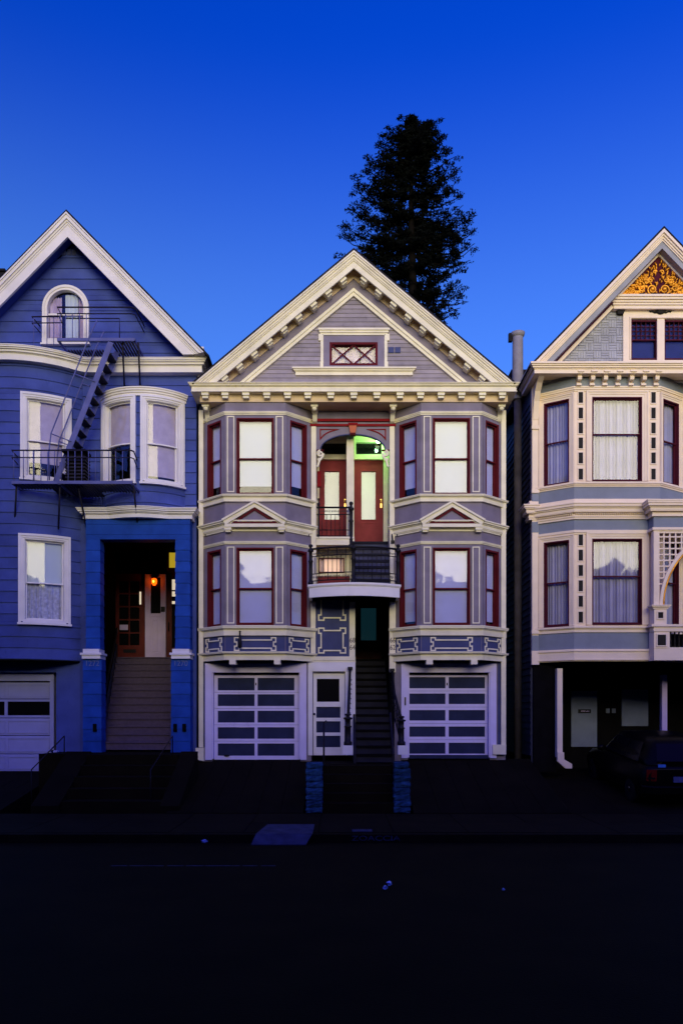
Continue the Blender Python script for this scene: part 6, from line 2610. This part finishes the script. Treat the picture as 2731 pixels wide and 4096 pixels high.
def spray(c, rad, n, flat=.5):
    for _ in range(n):
        d = Vector((rt.gauss(0, 1), rt.gauss(0, 1), rt.gauss(0, 1)))
        d.normalize()
        p = c + Vector((d.x * rad, d.y * rad, d.z * rad * flat)) * (rt.random() ** .5)
        gx, gz = (p.x - tx) / ZU_ + 780, (Z(420, YT) - p.z) / ZU_
        if any(((gx - a) / c) ** 2 + ((gz - b) / d_) ** 2 < rt.uniform(.6, 1.1) for a, b, c, d_ in air):
            continue
        L = rt.uniform(.04, .10)
        t = Vector((rt.gauss(0, 1), rt.gauss(0, 1), rt.gauss(.35, .8))).normalized()
        s_ = t.cross(Vector((rt.gauss(0, 1), rt.gauss(0, 1), rt.gauss(0, 1)))).normalized() * L * rt.uniform(.22, .4)
        o = len(lv)
        lv.extend([p - t * L, p + s_ - t * L * .1, p + t * L, p - s_ - t * L * .1])
        lf.append((o, o + 1, o + 2, o + 3))


brm = MB()


def branch(z0, az, L, rise, dens=1.0, thin=False, tipup=.3):
    d = Vector((math.cos(az), math.sin(az), 0))
    pts = []
    n = 7
    for i in range(n + 1):
        t = i / n
        pts.append(Vector((tx, YT, z0)) + d * L * t + Vector((0, 0, rise * L * t * .7 - .16 * L * math.sin(t * math.pi) + tipup * L * max(0, t - .7))) + Vector((rt.gauss(0, .05), rt.gauss(0, .05), rt.gauss(0, .03))))
    brm.tube(pts, .035 + .012 * L, 5, .012)
    for i in range(2 if not thin else 5, n + 1):
        t = i / n
        for _ in range(2):
            k = rt.random()
            c = pts[i - 1].lerp(pts[i], k) + Vector((rt.gauss(0, .12), rt.gauss(0, .2), rt.gauss(.03, .06)))
            rad = (.19 + .115 * L) * (1.05 - .42 * t) * rt.uniform(.7, 1.15)
            if thin:
                rad *= .45
            spray(c, rad, int(80 * dens * (rad / .4) ** 1.6) + 6, .24)


# marked boughs of the outline (left and right), then whorls all round
for qy, qx, trunk_q in ((240, 555, 330), (370, 455, 470), (530, 325, 610), (640, 305, 700), (740, 175, 860), (860, 185, 950), (1000, 120, 1110), (1090, 245, 1140), (1210, 65, 1300), (1350, 95, 1400),
                        (1460, 280, 1470), (1580, 45, 1640), (1680, 200, 1700), (205, 1010, 300), (310, 1090, 400), (420, 1160, 500), (520, 1190, 620), (640, 1260, 800), (790, 1205, 930), (930, 1250, 1010),
                        (1130, 1440, 1190), (1240, 1330, 1280), (1300, 1430, 1360), (1430, 1415, 1440), (1480, 1390, 1500), (1660, 1265, 1680), (1830, 1290, 1850), (1950, 1300, 1930), (2150, 1195, 2120), (2300, 1150, 2280)):
    dxm = (qx - 780) * ZU_
    L = abs(dxm)
    z0, z1 = zz_of(trunk_q), zz_of(qy)
    az0 = 0 if dxm > 0 else math.pi
    L = max(.2, L + .10)
    for k in range(3):
        branch(z0 + rt.uniform(-.06, .06), az0 + (0, .42, -.42)[k] + rt.uniform(-.06, .06), L * (1, .80, .76)[k], (z1 - z0) / (.7 * L) - .12 + rt.uniform(-.03, .03), 1.1, tipup=.18)
for qy, qx, trunk_q in ((1620, 1395, 1560), (2060, 1330, 1960), (2120, 1280, 2080)):
    dxm = (qx - 780) * ZU_
    branch(zz_of(trunk_q), 0, dxm, (zz_of(qy) - zz_of(trunk_q)) / (.7 * dxm), .5, True, 0)
z = ztop - .35
while z > 7.5:
    up_ = z > zz_of(560)
    for i in range(4 if up_ else 3):
        az = rt.uniform(0, 2 * math.pi)
        c = math.cos(az)
        e = (ext_at(z, -1 if c < 0 else 1) - .22) * (rt.uniform(.7, 1.0) if up_ else rt.uniform(.2, .48))
        branch(z + rt.uniform(-.08, .08), az, max(.2, e), rt.uniform(.1, .4) if up_ else rt.uniform(-.04, .12), 1.0)
    z -= .36 if up_ else .74
for i in range(10):
    zt_ = ztop - .02 - i * .12
    spray(Vector((tx + rt.gauss(0, .02 + .02 * i), YT, zt_)), .06 + .035 * i, 20 + 6 * i, 1.1)
o = brm.obj('branch', BARK, tree)
o['kind'] = 'stuff'
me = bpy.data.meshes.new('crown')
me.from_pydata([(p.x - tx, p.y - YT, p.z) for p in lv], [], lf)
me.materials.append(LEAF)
cro = bpy.data.objects.new('crown', me)
sc.collection.objects.link(cro)
cro.parent = tree
cro['kind'] = 'stuff'

# ================================================================== ACROSS THE STREET (seen mirrored in the windows)
m = MB()
NX, NY = 90, 10
HY0 = -25.0


def ridge(x):
    v = 9.9 + .5 * noise.noise((x * .09, 3.1, 0)) + .30 * noise.noise((x * .35, 1.7, 0))
    v += .9 * math.exp(-((x - 17) / 3.0) ** 2) + .8 * math.exp(-((x + 14) / 5.0) ** 2)
    t = min(1.0, max(0.0, (-5.9 - x) / 4.5))  # added rise at the left, unseen, shades the blue house's lower wall
    return v + 10.0 * t * t * (3 - 2 * t)


verts, faces = [], []
for j in range(NY + 1):
    for i in range(NX + 1):
        x = -110 + 220 * i / NX
        t = j / NY
        y = HY0 - 1.2 * t if j < 4 else HY0 - 1.2 * .3 - 12 * (t - .3)
        zz = ridge(x) * min(1, (t / .3)) ** .5 + (max(0, t - .3)) * .3
        verts.append((x, y, zz - .05 if j else -.06))
for j in range(NY):
    for i in range(NX):
        a = j * (NX + 1) + i
        faces.append((a, a + 1, a + NX + 2, a + NX + 1))
m.add(verts, faces)
hill = struct(m.obj('hill', HILL))
for px, py, wpx, hpx in ((985, 2318, 26, 12), (1797, 2318, 28, 10), (1752, 2318, 14, 22), (2440, 2290, 60, 45), (2530, 2330, 30, 60), (190, 2280, 20, 40)):
    dd = 19.5 + 25.2
    x, z = (px - CX) / F * dd, EYE + (HY - py) / F * dd
    wm, hm = wpx / F * dd, hpx / F * dd
    t = MB()
    t.tube([(x, HY0 - 1.0, 7.5), (x + .03, HY0 - 1.0, z)], .06, 6, .03)
    hid = t.obj('tree_trunk', BARK, hill)
    t = MB()
    for i in range(9):
        t.ball((x + rt.uniform(-.7, .7) * wm, HY0 - 1.0 + rt.uniform(-.3, .3), z + rt.uniform(-.4, .5) * hm), wm * rt.uniform(.25, .5), .3, hm * rt.uniform(.4, .8), 7, 5)
    t.obj('tree_crown', LEAF, hid)
dd = 44.7
x = (1780 - CX) / F * dd
m = MB()
m.box(x - .15, x + .15, HY0 - 1.2, HY0 - .8, 8.5, EYE + (HY - 2352) / F * dd)
m.box(x - .26, x - .15, HY0 - 1.2, HY0 - .8, 8.5, EYE + (HY - 2378) / F * dd)
m.obj('chimney_stack', HILL, hill)

# ================================================================== LITTER ON THE ROAD
for px, py, r_, lab in ((818, 3368, .07, 'larger crumpled paper scrap in the gutter, at the left'), (845, 3366, .04, 'small crumpled paper scrap right beside the larger one'), (1234, 3356, .025, 'tiny pale scrap just below the pale apron'), (1391, 3357, .018, 'tiny pale speck on the road right of the apron'),
                        (1557, 3537, .055, 'upright curled paper scrap on the road below the lettering'), (1540, 3553, .05, 'flat paper strip beside the curled scrap on the road'), (2013, 3557, .03, 'small scrap on the road near the right')):
    d = (EYE - .02) * F / (py - HY)
    x, y = (px - CX) * d / F, d - D
    b = MB()
    rg = []
    for i in range(5):
        t = i / 4
        rg.append([(x + r_ * (math.cos(k) * (.4 + t * .6 * (1 - t) * 2) + rnd.uniform(-.3, .3)), y + r_ * (math.sin(k) * .7 + rnd.uniform(-.2, .2)), .004 + r_ * t * .8 * rnd.uniform(.7, 1.2)) for k in (0, 1.2, 2.4, 3.6, 4.9)])
    b.rings(rg)
    tag(b.obj('paper_scrap', PAPER), lab, 'litter', 'scraps of paper on the road')
